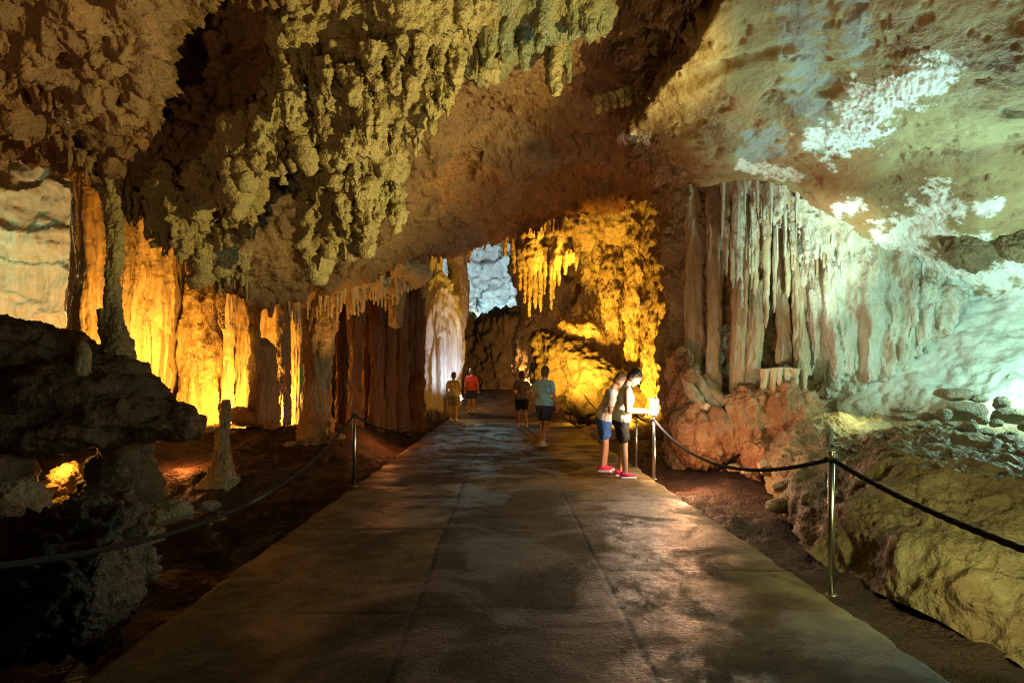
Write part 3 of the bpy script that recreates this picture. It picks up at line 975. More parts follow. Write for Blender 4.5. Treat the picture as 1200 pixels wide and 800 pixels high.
# --- teal and olive drips right of the mass
drip = empty('stalactite_cluster', W(610, 0, 9.0), 'teal and olive rounded stalactites right of the great hanging mass', 'stalactites')
src = [ellipsoid(W(px, py, Y), (rx / F * Y, d, ry / F * Y), 3) for px, py, Y, rx, ry, d in
       ((590, 10, 9.0, 45, 35, .5), (640, 10, 9.0, 40, 40, .5), (610, 50, 9.4, 34, 20, .4), (655, 55, 9.5, 16, 30, .3), (690, 10, 8.8, 34, 30, .4), (575, 70, 9.5, 32, 18, .4))]
v, f, n = remesh(src, 0.035, 2)
v = v + n * (0.1 * fbm(v * np.array([1.9, 1.9, 1.1]), 3) + 0.06 * fbm(v * np.array([4.2, 4.2, 1.6]), 3, .55, 'b') + 0.015 * fbm(v * 12, 3, .6, 'b'))[:, None]
M_TEAL = rock_mat('teal_crust', (0.24, 0.28, 0.20), (0.33, 0.30, 0.16), (0.17, 0.24, 0.21), bump=0.8, scale=1.5, streak=0.5)
link_mesh('crust', v, f, M_TEAL, drip)
for k, (px, y0, y1, Y, r) in enumerate([(555, 50, 92, 9.0, 13), (575, 40, 80, 8.8, 12), (595, 30, 72, 8.8, 12), (615, 40, 84, 9.0, 10), (632, 30, 62, 8.7, 10), (653, 30, 112, 9.3, 11), (644, 60, 100, 9.4, 7),
                                        (664, 60, 98, 9.4, 6), (672, 10, 48, 8.7, 11), (690, 0, 44, 8.6, 12), (708, 5, 40, 8.7, 10), (560, 80, 104, 9.4, 8), (585, 75, 95, 9.4, 8)]):
    stal_part(drip, 'stalactite', M_TEAL if k != 5 else M_MASS, px, y0 - 8, y1, Y, r, 0.35, 0.35, k + 77, rnd.uniform(-3, 3), 20, 1.1, 0.2, power=.55)


def along(poly, t):
    """point on a (px,py,Y) polyline at fraction t"""
    p = np.array(poly, float)
    s = np.concatenate([[0], np.cumsum(np.linalg.norm(np.diff(p[:, :2], axis=0), axis=1))])
    return [np.interp(t * s[-1], s, p[:, k]) for k in range(3)]


def fringe(name, poly, count, lmin, lmax, rmin, rmax, mat, label, cat, group=None, tip=.25, lump=.25, up=10, dY=0.15, seed=1, fl=0.1, sides=12, part='stalactite', power=.75):
    r_ = random.Random(seed)
    p = along(poly, .5)
    root = empty(name, W(*p), label, cat, group)
    for k in range(count):
        t = (k + r_.uniform(.1, .9)) / count
        x, y, Y = along(poly, t)
        Y += r_.uniform(-dY, dY)
        ln = lmin + (lmax - lmin) * r_.random() ** 1.8
        stal_part(root, part, mat, x, y - up, y + ln, Y, r_.uniform(rmin, rmax), tip, lump, seed * 31 + k, r_.uniform(-1.5, 1.5), sides, 1.5, fl, power=power)
    return root


fringe('stalactite_fringe', [(-10, 80, 8.0), (30, 92, 8.0), (75, 122, 8.2)], 16, 8, 26, 3, 6, M_CEIL, 'brown row of small stalactites high on the upper left ceiling', 'stalactites', seed=3)
fringe('stalactite_fringe', [(-10, 138, 8.9), (60, 160, 9.2), (110, 200, 9.6)], 22, 6, 24, 2.5, 5, M_CEIL, 'dark row of small stalactites along the left lip above the pale chamber', 'stalactites', seed=4)
fringe('stalactite_fringe', [(120, 212, 10.1), (200, 270, 10.6), (250, 312, 11.0), (300, 328, 11.5)], 46, 6, 34, 3, 7, M_MASS, 'olive ragged stalactites on the ceiling lip above the golden curtain', 'stalactites', seed=5, lump=.4, dY=.25, up=14)
fringe('stalactite_fringe', [(330, 350, 13.25), (370, 353, 13.2), (425, 345, 13.3), (482, 330, 13.5)], 64, 8, 30, 2.2, 3.8, M_FLOW, 'golden comb of short stalactites over the rough column', 'stalactites', seed=6, up=16, fl=.05, tip=.35, dY=.3)
fringe('stalactite_fringe', [(560, 272, 16.2), (620, 262, 17.2), (690, 245, 17.5)], 26, 4, 22, 2, 4.5, M_CEIL, 'brown small stalactites under the middle of the arch', 'stalactites', seed=7)
fringe('stalactite_fringe', [(508, 283, 22.0), (560, 272, 23.0), (606, 262, 23.5)], 22, 8, 36, 2, 5, M_CEIL, 'pale brown stalactites framing the far white opening', 'stalactites', seed=12, up=14)
fringe('stalactite_fringe', [(700, 130, 10.5), (740, 118, 10.0), (775, 100, 9.3)], 9, 4, 18, 4, 7, M_MASS, 'stubby pale stalactites in the hollow beside the smooth ceiling slab', 'stalactites', seed=8, up=14)
# dark shelf of rock that carries the golden comb
shelf = [ellipsoid(W(px, py, 13.7), (rx / F * 13.7, .75, ry / F * 13.7), 3) for px, py, rx, ry in ((335, 340, 30, 13), (370, 342, 45, 13), (430, 334, 45, 14), (480, 320, 25, 15))]
v, f, n = remesh(shelf, .05)
v = v + n * (.1 * fbm(v * 2, 3) + .05 * fbm(v * 5, 3, .5, 'b'))[:, None]
tag(link_mesh('rock_shelf', v, f, M_FLOWR), 'brown rock shelf carrying the golden comb of stalactites', 'rock shelf')

# --- left golden chamber
cur = [[W(px, py, Y) for px, Y in ((86, 18.5), (90, 16.2), (102, 15.3), (125, 15.6), (165, 15.3), (200, 15.9), (216, 16.8))] for py in (120, 190, 250, 330, 400, 460, 530)]
tag(add_sheet('flowstone_curtain', np.array(cur), 0.03, [lambda p: flute_disp(p, 0.20, 2.2, 0.05, 0.0, 3), lambda p: flute_disp(p, .05, 7, .05, .012)], M_FLOW), 'tall golden fluted flowstone curtain behind the thin column', 'flowstone')
cur = [[W(px, py, Y) for px, Y in ((206, 17.8), (225, 17.4), (255, 17.6), (290, 17.2), (325, 17.6), (350, 18.0), (362, 20))] for py in (200, 270, 330, 400, 450, 500, 540)]
tag(add_sheet('flowstone_curtain', np.array(cur), 0.035, [lambda p: flute_disp(p, 0.22, 2.0, 0.05, 0.0, 9), lambda p: flute_disp(p, .05, 7, .05, .015)], M_FLOW), 'bright yellow flowstone curtain right behind the hidden lamps', 'flowstone')
column('flowstone_column', [(238, 300, 16.6, 12), (236, 340, 16.4, 17), (234, 400, 16.2, 21), (234, 450, 16.1, 22), (234, 500, 16, 24)], M_FLOWR, 'thick crusted yellow column between the two golden curtains', 'column', fl=.28, seed=1)
GC = 'slim columns in the golden chamber'
column('flowstone_column', [(268, 330, 16.3, 7), (268, 400, 16.2, 6), (267, 450, 16.2, 6.5), (267, 510, 16.2, 9)], M_FLOW, 'slim yellow column just right of the crusted yellow column', 'column', GC, seed=2)
column('flowstone_column', [(283, 335, 16.8, 7), (282, 400, 16.8, 6), (282, 505, 16.8, 8)], M_FLOW, 'brightest yellow slim column rising from the lamp glow', 'column', GC, seed=3)
column('flowstone_column', [(311, 396, 15.3, 3), (310, 406, 15.3, 11), (309, 425, 15.3, 14), (309, 460, 15.2, 15), (309, 505, 15.2, 17)], M_FLOWR, 'broad brown blunt-topped column in half shade right of the lamp glow', 'column', seed=4, fl=.3)
column('flowstone_column', [(333, 330, 15.9, 9), (332, 420, 15.9, 8), (332, 505, 15.9, 9)], M_FLOWR, 'brown slim column left of the rough bark-like column', 'column', GC, seed=5)
column('flowstone_column', [(349, 350, 16.6, 7), (348, 420, 16.6, 6), (349, 505, 16.6, 8)], M_FLOW, 'red-lit slim column half hidden by the rough bark-like column', 'column', GC, seed=6)
column('flowstone_column', [(376, 335, 13.6, 14), (375, 375, 13.5, 17), (373, 420, 13.5, 16), (372, 470, 13.5, 15), (371, 505, 13.5, 19), (370, 525, 13.5, 24)], M_FLOWR, 'rough bark-like tan column standing free on the cave floor', 'column', seed=7, fl=.22, lump=.2, rough=.10, stretch=.3)
HG = 'hanging points before the golden curtain'
for k, (px, y0, y1, Y, r, lab) in enumerate([(261, 300, 388, 15.2, 7, 'dark hanging stalactite with a sharp tip before the yellow curtain'), (298, 300, 418, 15.0, 10, 'broad brown hanging stalactite over the lamp glow'),
                                             (222, 290, 330, 14.5, 6, 'short hanging stalactite at the top of the crusted yellow column'), (245, 300, 345, 14.6, 5, 'thin hanging stalactite left of the dark sharp one'), (318, 320, 372, 14.8, 6, 'stubby hanging stalactite beside the broad brown one')]):
    v, f = stal(px, y0, y1, Y, r, .3, .25, k + 300, 0, 24, 1.3, .2)
    tag(link_mesh('stalactite', v, f, M_FLOWR), lab, 'stalactite', HG)
RC = 'dark columns along the left of the path'
for k, (px, y0, y1, Y, r, lab) in enumerate([(400, 330, 505, 16.8, 6, 'dark brown column right of the rough bark-like column'), (416, 335, 508, 16.2, 8, 'rust red column directly above the left rope post'),
                                             (430, 330, 506, 17.4, 6, 'thin dark column second right of the left rope post'), (442, 335, 506, 16.9, 9, 'broad reddish column in the middle of the dark row'),
                                             (457, 320, 505, 17.0, 6, 'thin reddish column near the right end of the dark row'), (470, 300, 505, 17.8, 9, 'dark column next to the tall one at the passage'),
                                             (487, 285, 506, 18.2, 10, 'tall dark column at the left edge of the white passage')]):
    column('flowstone_column', [(px, y0, Y, r * 1.2), (px + .5, (y0 + y1) / 2 - 30, Y, r), (px, y1 - 50, Y, r * .95), (px - .5, y1, Y, r * 1.3)], M_RED, lab, 'column', RC, seed=20 + k, fl=.34, sides=40, res=.05)
# drapery sheets hanging in that row
for k, (px, y0, y1, Y, r, lab) in enumerate([(465, 300, 385, 16.0, 12, 'short broad drapery hanging at the end of the golden comb'), (496, 270, 350, 17.2, 6, 'narrow stalactite hanging at the white passage')]):
    v, f = stal(px, y0, y1, Y, r, .6, .2, k + 350, 0, 28, 1.2, .3)
    tag(link_mesh('stalactite', v, f, M_FLOWR), lab, 'stalactite')
# stones round the lamps and on the floor of the chamber
CS = 'stones on the golden chamber floor'
for k, (px, py, Y, rx, ry, lab) in enumerate([(284, 488, 14.9, 17, 13, 'glowing yellow boulder at the foot of the bright columns'), (246, 505, 14.2, 8, 5, 'small stone left of the glowing boulder'), (236, 490, 14.6, 7, 6, 'pale stone at the foot of the crusted yellow column'),
                                              (318, 500, 14.6, 7, 5, 'small dark stone right of the glowing boulder'), (262, 512, 13.6, 6, 3.5, 'flat little stone on the red floor before the glowing boulder'), (395, 512, 13.2, 9, 5, 'low stone beside the rough bark-like column'),
                                              (340, 520, 12.8, 6, 3, 'tiny stone left of the foot of the bark-like column')]):
    tag(boulder('boulder', W(px, py, Y), (rx / F * Y, .3, ry / F * Y), M_FLOWR, 40 + k, 4), lab, 'boulder', CS)

# --- stalagmites on the left
column('stalagmite', [(266, 468, 10.7, 2), (266, 472, 10.7, 5), (266, 497, 10.7, 5.5), (262, 506, 10.7, 9), (261, 525, 10.7, 10), (260, 544, 10.7, 12), (259, 558, 10.7, 17), (258, 572, 10.7, 26), (258, 584, 10.7, 36)], M_FLOWR,
       'slim stalagmite with a flared foot on the red floor', 'stalagmite', seed=31, fl=.2, lump=.34, rough=.16, sides=48, res=.025)
thin = column('stalagmite_column', [(131, 200, 10.3, 18), (132, 228, 10.1, 14), (134, 262, 9.9, 9.5), (134, 300, 9.7, 8.5), (133, 345, 9.6, 9), (136, 385, 9.5, 11), (139, 412, 9.4, 14), (140, 440, 9.35, 19), (138, 470, 9.3, 34)], M_MASS,
       'thin knobbly grey column joining the dark mound to the ceiling', 'column', seed=33, fl=.12, lump=.28, sides=48, res=.02, rough=.12)
column('side_stump', [(121, 362, 9.45, 7), (122, 372, 9.45, 8), (125, 395, 9.42, 7), (128, 425, 9.4, 10), (128, 450, 9.4, 16)], M_MASS, None, None, seed=34, parent=thin, sides=36, res=.02)
column('stalagmite', [(97, 400, 8.7, 2.5), (97, 407, 8.7, 6), (97, 430, 8.7, 9), (96, 455, 8.7, 13), (96, 475, 8.7, 24)], M_MASS, 'stubby cone stalagmite on the dark mound left of the thin column', 'stalagmite', seed=35, sides=40, res=.02, fl=.1)

# --- dark mound on its pedestal
src = []
for px, py, Y, rx, ry, d in ((-70, 440, 9.3, 150, 72, 1.5), (20, 432, 9.6, 92, 52, 1.1), (95, 470, 9.3, 90, 42, 1.2), (140, 488, 9.1, 70, 22, .95), (192, 498, 9.0, 38, 9, .6), (60, 505, 8.6, 90, 14, .8), (110, 440, 9.5, 60, 26, .8), (130, 452, 9.4, 42, 28, .6), (40, 495, 8.8, 100, 30, .8), (-60, 500, 8.7, 90, 34, .9)):
    src.append(ellipsoid(W(px, py, Y), (rx / F * Y, d, ry / F * Y), 3))
src.append(capsule(W(148, 505, 9.1), W(142, 640, 9.1), .26, 0.72, 28))
src.append(ellipsoid(W(-55, 570, 8.2), (.85, .8, .75), 3))
for k in range(40):
    x = rnd.uniform(-20, 225)
    src.append(ellipsoid(W(x, np.interp(x, [0, 60, 100, 150, 200, 230], [505, 512, 512, 508, 500, 494]) + rnd.uniform(-12, 8), 8.35 + rnd.uniform(-.1, .5) + .4 * (x > 150)), np.array([.14, .14, .1]) * rnd.uniform(.6, 1.5), 2))
v, f, n = remesh(src, 0.04, 2)
lay_ = np.abs(((v[:, 2] * 4.2 + .6 * pn(v * .9)) % 1.0) - .5)
v = v + n * (0.10 * lay_ + 0.10 * fbm(v * np.array([1.2, 1.2, 2.0]), 3) + .06 * fbm(v * np.array([3, 3, 5.0]), 3, .55, 'r') + .02 * fbm(v * 12, 3, .6, 'b'))[:, None]
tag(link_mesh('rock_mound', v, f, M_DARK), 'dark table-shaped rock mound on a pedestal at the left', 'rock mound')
# --- boulders in the lower left
LB = 'boulders in the dark lower left'
for k, (px, py, Y, rx, ry, d, lab, mt) in enumerate([
        (68, 680, 4.3, 98, 76, .5, 'large dark pitted boulder in the lower left beside the path', M_DARK),
        (-60, 640, 4.8, 70, 60, .5, 'dark boulder cut by the left frame edge behind the large pitted one', M_DARK),
        (30, 640, 5.6, 24, 18, .25, 'small pale stone wedged above the large pitted boulder', M_STONE),
        (110, 622, 7.2, 36, 20, .35, 'tan angular stone in front of the mound pedestal', M_STONE),
        (195, 600, 7.9, 30, 15, .3, 'crusty greenish stone right of the mound pedestal', M_STONE),
        (165, 628, 6.6, 26, 12, .25, 'low brown stone between the pedestal and the large pitted boulder', M_DARK),
        (15, 595, 7.0, 36, 34, .4, 'grey crusted boulder under the left end of the mound', M_STONE),
        (245, 592, 8.6, 14, 6, .15, 'little pale stone on the dark ground right of the crusty greenish stone', M_STONE)]):
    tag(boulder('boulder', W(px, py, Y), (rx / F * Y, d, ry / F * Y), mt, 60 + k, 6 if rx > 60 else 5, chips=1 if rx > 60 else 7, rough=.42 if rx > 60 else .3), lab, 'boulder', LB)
NB = 'rocks glowing orange under the mound'
for k, (px, py, Y, rx, ry, d, lab) in enumerate([(82, 568, 9.6, 30, 22, .35, 'glowing orange rounded rock in the nook under the mound'), (112, 556, 10.2, 14, 24, .3, 'pointed orange rock at the right of the nook'), (70, 598, 9.0, 20, 14, .3, 'dim orange stone at the bottom of the nook')]):
    tag(boulder('boulder', W(px, py, Y), (rx / F * Y, d, ry / F * Y), M_FLOWR, 80 + k, 5), lab, 'boulder', NB)
bk = [[W(px, py, Y) for px, Y in ((-120, 12.5), (20, 12.5), (90, 12.8), (150, 13.2), (185, 14))] for py in (500, 530, 560, 580, 600)]
tag(add_sheet('rock_ledge', np.array(bk), .05, [lambda p: rock_disp(p, .2, .08, .02)], M_FLOWR), 'red-lit rock ledge behind the glowing nook', 'rock ledge')

# --- white passage formations
wf = column('flowstone_column', [(512, 280, 26.5, 8), (511, 320, 26.3, 9), (513, 335, 26, 12), (518, 362, 25.8, 20), (518, 410, 25.6, 23), (514, 450, 25.5, 20), (510, 500, 25.5, 20)], M_WHITE, 'white fluted flowstone column in the far passage', 'column', seed=41, fl=.34, lump=.1, res=.05, stretch=.02, rough=.03, sides=110)
column('flowstone_column', [(532, 285, 27.6, 9), (536, 320, 27.4, 12), (537, 355, 27.2, 13), (533, 400, 27.0, 11), (530, 480, 27, 10)], M_FLOWR, 'brown bulging column just behind the white fluted column', 'column', seed=42, fl=.15, res=.06)
# --- far golden formations
hang = empty('stalactite_cluster', W(625, 275, 20.5), 'golden drapery stalactites hanging over the far passage', 'stalactites')
src = [ellipsoid(W(px, py, 20.6), (rx / F * 20.6, .6, ry / F * 20.6), 3) for px, py, rx, ry in ((622, 265, 18, 26), (622, 300, 17, 22), (655, 265, 14, 36), (650, 300, 6, 20), (690, 262, 34, 30), (735, 255, 40, 34), (665, 300, 10, 12))]
v, f, n = remesh(src, .05)
v = v + n * (.14 * fbm(v * 1.4, 3) + .08 * fbm(v * np.array([4, 4, 2]), 3, .55, 'b') + .02 * fbm(v * 10, 2, .5, 'b'))[:, None]
link_mesh('crust', v, f, M_FLOWR, hang)
for k, (px, y0, y1, r) in enumerate([(609, 300, 340, 4), (615, 305, 355, 4), (621, 310, 371, 4.5), (627, 310, 362, 4), (633, 308, 366, 4), (638, 300, 345, 3.5), (648, 300, 350, 4), (646, 320, 363, 3), (655, 295, 335, 4), (662, 300, 322, 4), (602, 285, 320, 4), (675, 280, 318, 6), (700, 280, 325, 6), (592, 270, 300, 4)]):
    stal_part(hang, 'stalactite', M_FLOWR, px, y0 - 10, y1, 20.4, r, .3, .3, k + 400, 0, 16, 1.2, .2)
YC = 'golden columns right of the far passage'
for k, (pts, lab) in enumerate([
        ([(716, 250, 21.5, 12), (717, 330, 21, 13), (717, 400, 20.8, 12), (716, 470, 20.8, 14), (715, 505, 20.8, 18)], 'orange ribbed column left of the gold wall'),
        ([(742, 240, 20.5, 14), (745, 300, 20.2, 13), (742, 360, 20, 10), (740, 430, 20, 8), (738, 500, 20, 10)], 'bright gold column in the middle of the gold wall'),
        ([(772, 235, 19.0, 20), (774, 290, 18.8, 17), (770, 350, 18.6, 14), (766, 420, 18.6, 12), (768, 470, 18.6, 13), (768, 510, 18.6, 16)], 'gold column touching the pink wall corner'),
        ([(690, 240, 22.5, 9), (692, 330, 22.4, 10), (690, 420, 22.2, 9), (690, 500, 22, 12)], 'narrow dull gold column above the slanting dark rock')]):
    column('flowstone_column', pts, M_FLOWR, lab, 'column', YC, seed=50 + k, fl=.35, lump=.3, res=.06, rough=.14, stretch=.35)
tag(boulder('boulder', W(677, 402, 21.0), (34 / F * 21, .7, 28 / F * 21), M_FLOWR, 90, 5), 'bright yellow rounded boulder left of the orange ribbed column', 'boulder')
src = [capsule(W(640, 400, 21.0), W(745, 468, 19.2), .5, .62, 20), ellipsoid(W(655, 440, 21), (.9, .7, .9), 3), ellipsoid(W(700, 470, 20.2), (1.0, .7, .8), 3), ellipsoid(W(735, 490, 19.4), (1.1, .6, .7), 3)]
v, f, n = remesh(src, .06)
v = v + n * (.2 * fbm(v * 1.1, 3) + .1 * fbm(v * 3.5, 3, .5, 'b'))[:, None]
tag(link_mesh('sloping_rock', v, f, M_DARK), 'dark rock slope slanting down to the right of the far path', 'rock')
src = [ellipsoid(W(px, py, 18.5), (rx / F * 18.5, .7, ry / F * 18.5), 3) for px, py, rx, ry in ((700, 512, 26, 16), (738, 505, 30, 20), (770, 508, 30, 22))]
v, f, n = remesh(src, .06)
v = v + n * (.12 * fbm(v * 1.4, 3) + .07 * fbm(v * 4, 3, .5, 'b'))[:, None]
tag(link_mesh('rock_heap', v, f, M_FLOWR), 'low golden rock heap at the foot of the gold columns', 'rock heap')

# --- right wall drapery
drp = empty('stalactite_drapery', W(900, 205, 10.8), 'big white and green stalactite drapery on the right wall', 'stalactites')
r_ = random.Random(21)
topl = [(845, 200, 11.2), (880, 205, 11.0), (930, 218, 10.9), (970, 245, 11.0), (1010, 268, 11.45), (1060, 298, 11.4), (1110, 330, 11.1)]
k = 0
for row, (cnt, lo, hi, rr, dy) in enumerate(((24, 30, 110, (2, 3.6), -.35), (34, 55, 150, (2.4, 4.4), 0.0), (26, 100, 215, (4, 8), .45))):
    for i in range(cnt):
        t = (i + r_.uniform(.15, .85)) / cnt
        x, y, Y = along(topl, t)
        fade = 1 - .62 * t
        stal_part(drp, 'stalactite', M_FLOW if row else M_WHITE, x, y - 14, y + (lo + (hi - lo) * r_.random() ** 1.3) * fade, Y + dy + r_.uniform(-.15, .15), r_.uniform(*rr), .28, .22, 500 + k, r_.uniform(-3, 3), 14, 1.5, .15)
        k += 1
src = []
for i in range(26):
    x, y, Y = along(topl, (i + .5) / 26)
    src.append(ellipsoid(W(x, y - 8, Y + .25), (.32, .7, .22 + .1 * r_.random()), 3))
for i in range(24):    # crusted slope
    t = .18 + .7 * (i + .5) / 24
    x, y, Y = along(topl, t)
    hgt = 34 * math.sin(math.pi * min(1, max(0, (t - .1) / .85)))
    src.append(ellipsoid(W(x, y + hgt * .55, Y + .1), (.34, .55, hgt / F * Y * .75 + .1), 3))
    for j in range(5):
        yo = r_.uniform(0, 1.1) * hgt
        xx = x + r_.uniform(-8, 8)
        src.append(stal(xx, y + yo - 8, y + yo + r_.uniform(16, 50), Y - .35 + r_.uniform(-.1, .15), r_.uniform(3, 6), .2, .2, 1300 + i * 7 + j, 0, 10, 1.4))
for i in range(170):    # close-set cones fused into one fluted curtain
    t = (i + r_.random()) / 170
    x, y, Y = along(topl, t)
    yy = Y + r_.uniform(-.25, .4)
    ln = (18 + 100 * r_.random() ** 1.6 * (1 + .5 * math.sin(t * 21))) * (1 - .45 * t)
    r = r_.uniform(3.5, 7)
    src.append(stal(x, y - 14, y + ln, yy, r, .2, .2, i + 900, r_.uniform(-3, 3), 10, 1.3))
v, f, n = remesh(src, .028, 1)
v = v + n * (.05 * fbm(v * np.array([2.5, 2.5, .9]), 3) + .035 * fbm(v * np.array([9, 9, 3]), 3, .55, 'b'))[:, None]
link_mesh('crust', v, f, M_DRAPE, drp)
rc = []
for fr in (0, .12, .3, .5, .7, .85, 1.0):
    row = []
    for px, yt, yb, Y in ((925, 225, 440, 12.2), (945, 232, 452, 11.45), (975, 248, 466, 11.15), (1010, 268, 470, 11.0), (1045, 288, 462, 10.9), (1080, 308, 430, 10.85), (1110, 328, 395, 10.8), (1135, 340, 372, 11.2)):
        row.append(W(px, yt - 12 + (yb - yt + 12) * fr, Y + .35 * math.sin(fr * 3.0) * -.5 + (.25 if fr == 1.0 else 0)))
    rc.append(row)
tag(add_sheet('flowstone_curtain', np.array(rc), .025, [lambda p: flute_disp(p, .16, 2.6, .06, 0, 5) + .06 * fbm(p * 1.1, 3), lambda p: flute_disp(p, .045, 8, .06, .012)], M_DRAPE), 'pale green-white fluted curtain sweeping into the cyan wall right of the drapery', 'flowstone')
WC = 'olive columns under the drapery'
for k, (pts, lab) in enumerate([
        ([(812, 215, 13.2, 9), (813, 300, 13.0, 10), (814, 400, 12.8, 12), (812, 480, 12.5, 15)], 'pinkish brown column at the corner of the right wall'),
        ([(838, 215, 12.6, 10), (838, 300, 12.4, 9), (836, 400, 12.2, 8), (836, 470, 12.0, 10)], 'slim tan column second from the wall corner'),
        ([(866, 300, 11.9, 5), (867, 330, 11.8, 8), (867, 380, 11.8, 10), (866, 440, 11.7, 10), (866, 475, 11.6, 12)], 'rounded olive column below the left end of the drapery'),
        ([(886, 330, 11.8, 7), (885, 380, 11.7, 9), (883, 430, 11.6, 9), (882, 455, 11.5, 11)], 'olive column with a blunt top below the long stalactites'),
        ([(932, 250, 11.6, 8), (935, 320, 11.5, 8), (938, 400, 11.3, 8), (940, 440, 11.2, 10)], 'greenish white column right of the dark gap in the drapery'),
        ([(918, 240, 11.8, 7), (918, 340, 11.7, 7), (920, 425, 11.5, 9)], 'narrow olive column left of the greenish white one')]):
    column('flowstone_column', pts, M_FLOW, lab, 'column', WC, seed=70 + k, fl=.2, lump=.2, res=.04)
fringe('stalactite_fringe', [(893, 438, 10.95), (920, 436, 10.9), (948, 440, 10.9)], 9, 18, 34, 3.5, 5.5, M_FLOW, 'short pink stubs under the ledge below the drapery', 'stalactites', seed=9, up=6, tip=.6, fl=.15, dY=.05)
ribs = empty('root_ribs', W(820, 470, 11.4), 'pale pink root-like ribs at the foot of the wall corner', 'flowstone ribs')
for k, (x0, y0, x1, y1) in enumerate([(800, 438, 828, 478), (815, 435, 845, 482), (826, 440, 852, 472), (806, 450, 836, 495)]):
    t = np.linspace(0, 1, 24)
    A, B = W(x0, y0, 12.0), W(x1, y1, 11.2)
    path = A + (B - A) * t[:, None]; path[:, 2] -= .10 * np.sin(t * math.pi)
    v, f = tube_arrays(path, .06 + .05 * np.sin(t * math.pi), 16, lambda p: .03 * fbm(p * 7, 3))
    link_mesh('rib', v, f, M_FLOW, ribs)
src = []
for px, py, Y, rx, ry, d in ((830, 510, 11.6, 42, 40, .7), (880, 495, 11.3, 36, 50, .6), (925, 490, 11.0, 34, 46, .6), (800, 470, 12.4, 20, 60, .7), (960, 520, 10.4, 30, 24, .5), (905, 540, 10.6, 34, 24, .5)):
    src.append(ellipsoid(W(px, py, Y), (rx / F * Y, d, ry / F * Y), 3))
v, f, n = remesh(src, .035)
v = v + n * (.14 * fbm(v * np.array([1.6, 1.6, .9]), 3) + .10 * fbm(v * np.array([3.4, 3.4, 1.6]), 3, .55, 'b') + .025 * fbm(v * 10, 3, .6, 'b'))[:, None]
tag(link_mesh('rock_buttress', v, f, M_RUST), 'orange craggy rock buttress at the foot of the right wall', 'rock buttress')

# --- olive bank right of the path
bank = [
    [W(890, 572, 9.6), W(893, 555, 9.9), W(900, 530, 10.4), W(910, 510, 11), W(915, 490, 12)],
    [W(905, 586, 8.5), W(912, 555, 8.8), W(928, 522, 9.3), W(948, 500, 10.2), W(960, 485, 11.2)],
    [W(932, 634, 6.35), W(952, 585, 6.8), W(975, 535, 7.5), W(995, 508, 8.8), W(1003, 490, 10.6)],
    [W(998, 676, 5.2), W(1015, 610, 5.5), W(1038, 545, 6.2), W(1058, 510, 7.4), W(1070, 492, 10.2)],
    [W(1098, 722, 4.35), W(1108, 648, 4.7), W(1110, 568, 5.4), W(1120, 524, 6.6), W(1128, 500, 9.8)],
    [W(1200, 768, 3.75), W(1205, 690, 4.1), W(1200, 600, 4.8), W(1200, 535, 6.0), W(1205, 505, 9.4)],
    [W(1350, 830, 3.15), W(1350, 740, 3.5), W(1340, 640, 4.1), W(1320, 555, 5.2), W(1320, 515, 8.6)],
    [W(1700, 1000, 2.2), W(1680, 880, 2.5), W(1620, 720, 3.0), W(1550, 600, 4.0), W(1500, 535, 7.5)]]
tag(add_sheet('rock_bank', np.array(bank).transpose(1, 0, 2), .025, [
    lambda p: .16 * fbm(p * .8 + 2, 3) - .10 * np.exp(-((p[:, 2] + .15) / .25) ** 2), lambda p: .10 * fbm(p * np.array([1.6, 1.6, 1.5]), 4, .5) + .05 * fbm(p * np.array([2.6, 2.6, 3.4]), 4, .6, 'r'), lambda p: .006 * fbm(p * 26, 2, .6, 'b')], M_BANK, toward=(0, 0, 4)),
    'smooth olive rock bank rising right of the path edge', 'rock bank')
column('stalagmite', [(970, 502, 8.2, 5), (970, 508, 8.2, 6.5), (970, 530, 8.2, 7), (970, 556, 8.2, 9)], M_STONE, 'pale green stump stalagmite rising behind the near rope post', 'stalagmite', seed=81, sides=32, res=.02, fl=.1)
column('stalagmite', [(938, 510, 9.2, 3.5), (938, 515, 9.2, 5), (938, 535, 9.2, 6)], M_STONE, 'little round stump stalagmite left of the pale green one', 'stalagmite', seed=82, sides=28, res=.02, fl=.1)
PS = 'stones piled on the right bank'
pile = [(1118, 462, 8.9, 22, 8, 'flat pale slab on the top of the stone pile'), (1058, 480, 8.6, 15, 3.6, 'thin flat green slab at the left of the pile'), (1060, 489, 8.4, 16, 4, 'thin flat slab under the thin green slab'),
        (1086, 488, 8.6, 12, 5, 'small flat stone between the slabs and the pile'), (1130, 482, 8.3, 24, 12, 'largest dark grey stone in the middle of the pile'), (1146, 467, 8.8, 12, 5, 'small pale stone leaning on the yellow one'),
        (1174, 473, 8.5, 11, 9, 'round yellow stone on the right of the pile'), (1188, 488, 8.2, 24, 10, 'long low stone at the right end of the pile'), (1105, 486, 8.2, 10, 8, 'dark stone left of the largest grey stone'),
        (1136, 503, 7.7, 10, 11, 'upright rounded reddish stone in front of the pile'), (1112, 500, 7.9, 9, 7, 'small brown stone in front of the largest grey stone'), (1098, 503, 7.8, 7, 5, 'tiny dark stone at the left front of the pile'),
        (1122, 510, 7.6, 7, 5, 'small stone left of the upright reddish stone'), (1155, 508, 7.7, 10, 7, 'squat dark stone right of the upright reddish stone'), (1150, 492, 8.0, 9, 6, 'small brown stone under the round yellow stone'),
        (1168, 496, 7.9, 8, 5, 'brown pebble below the round yellow stone'), (1080, 500, 8.1, 8, 4, 'low flat pebble left of the tiny dark stone'), (1185, 515, 7.3, 12, 6, 'greenish stone in front of the long low stone'), (1210, 500, 7.6, 14, 8, 'dark stone at the right frame edge beyond the long low stone')]
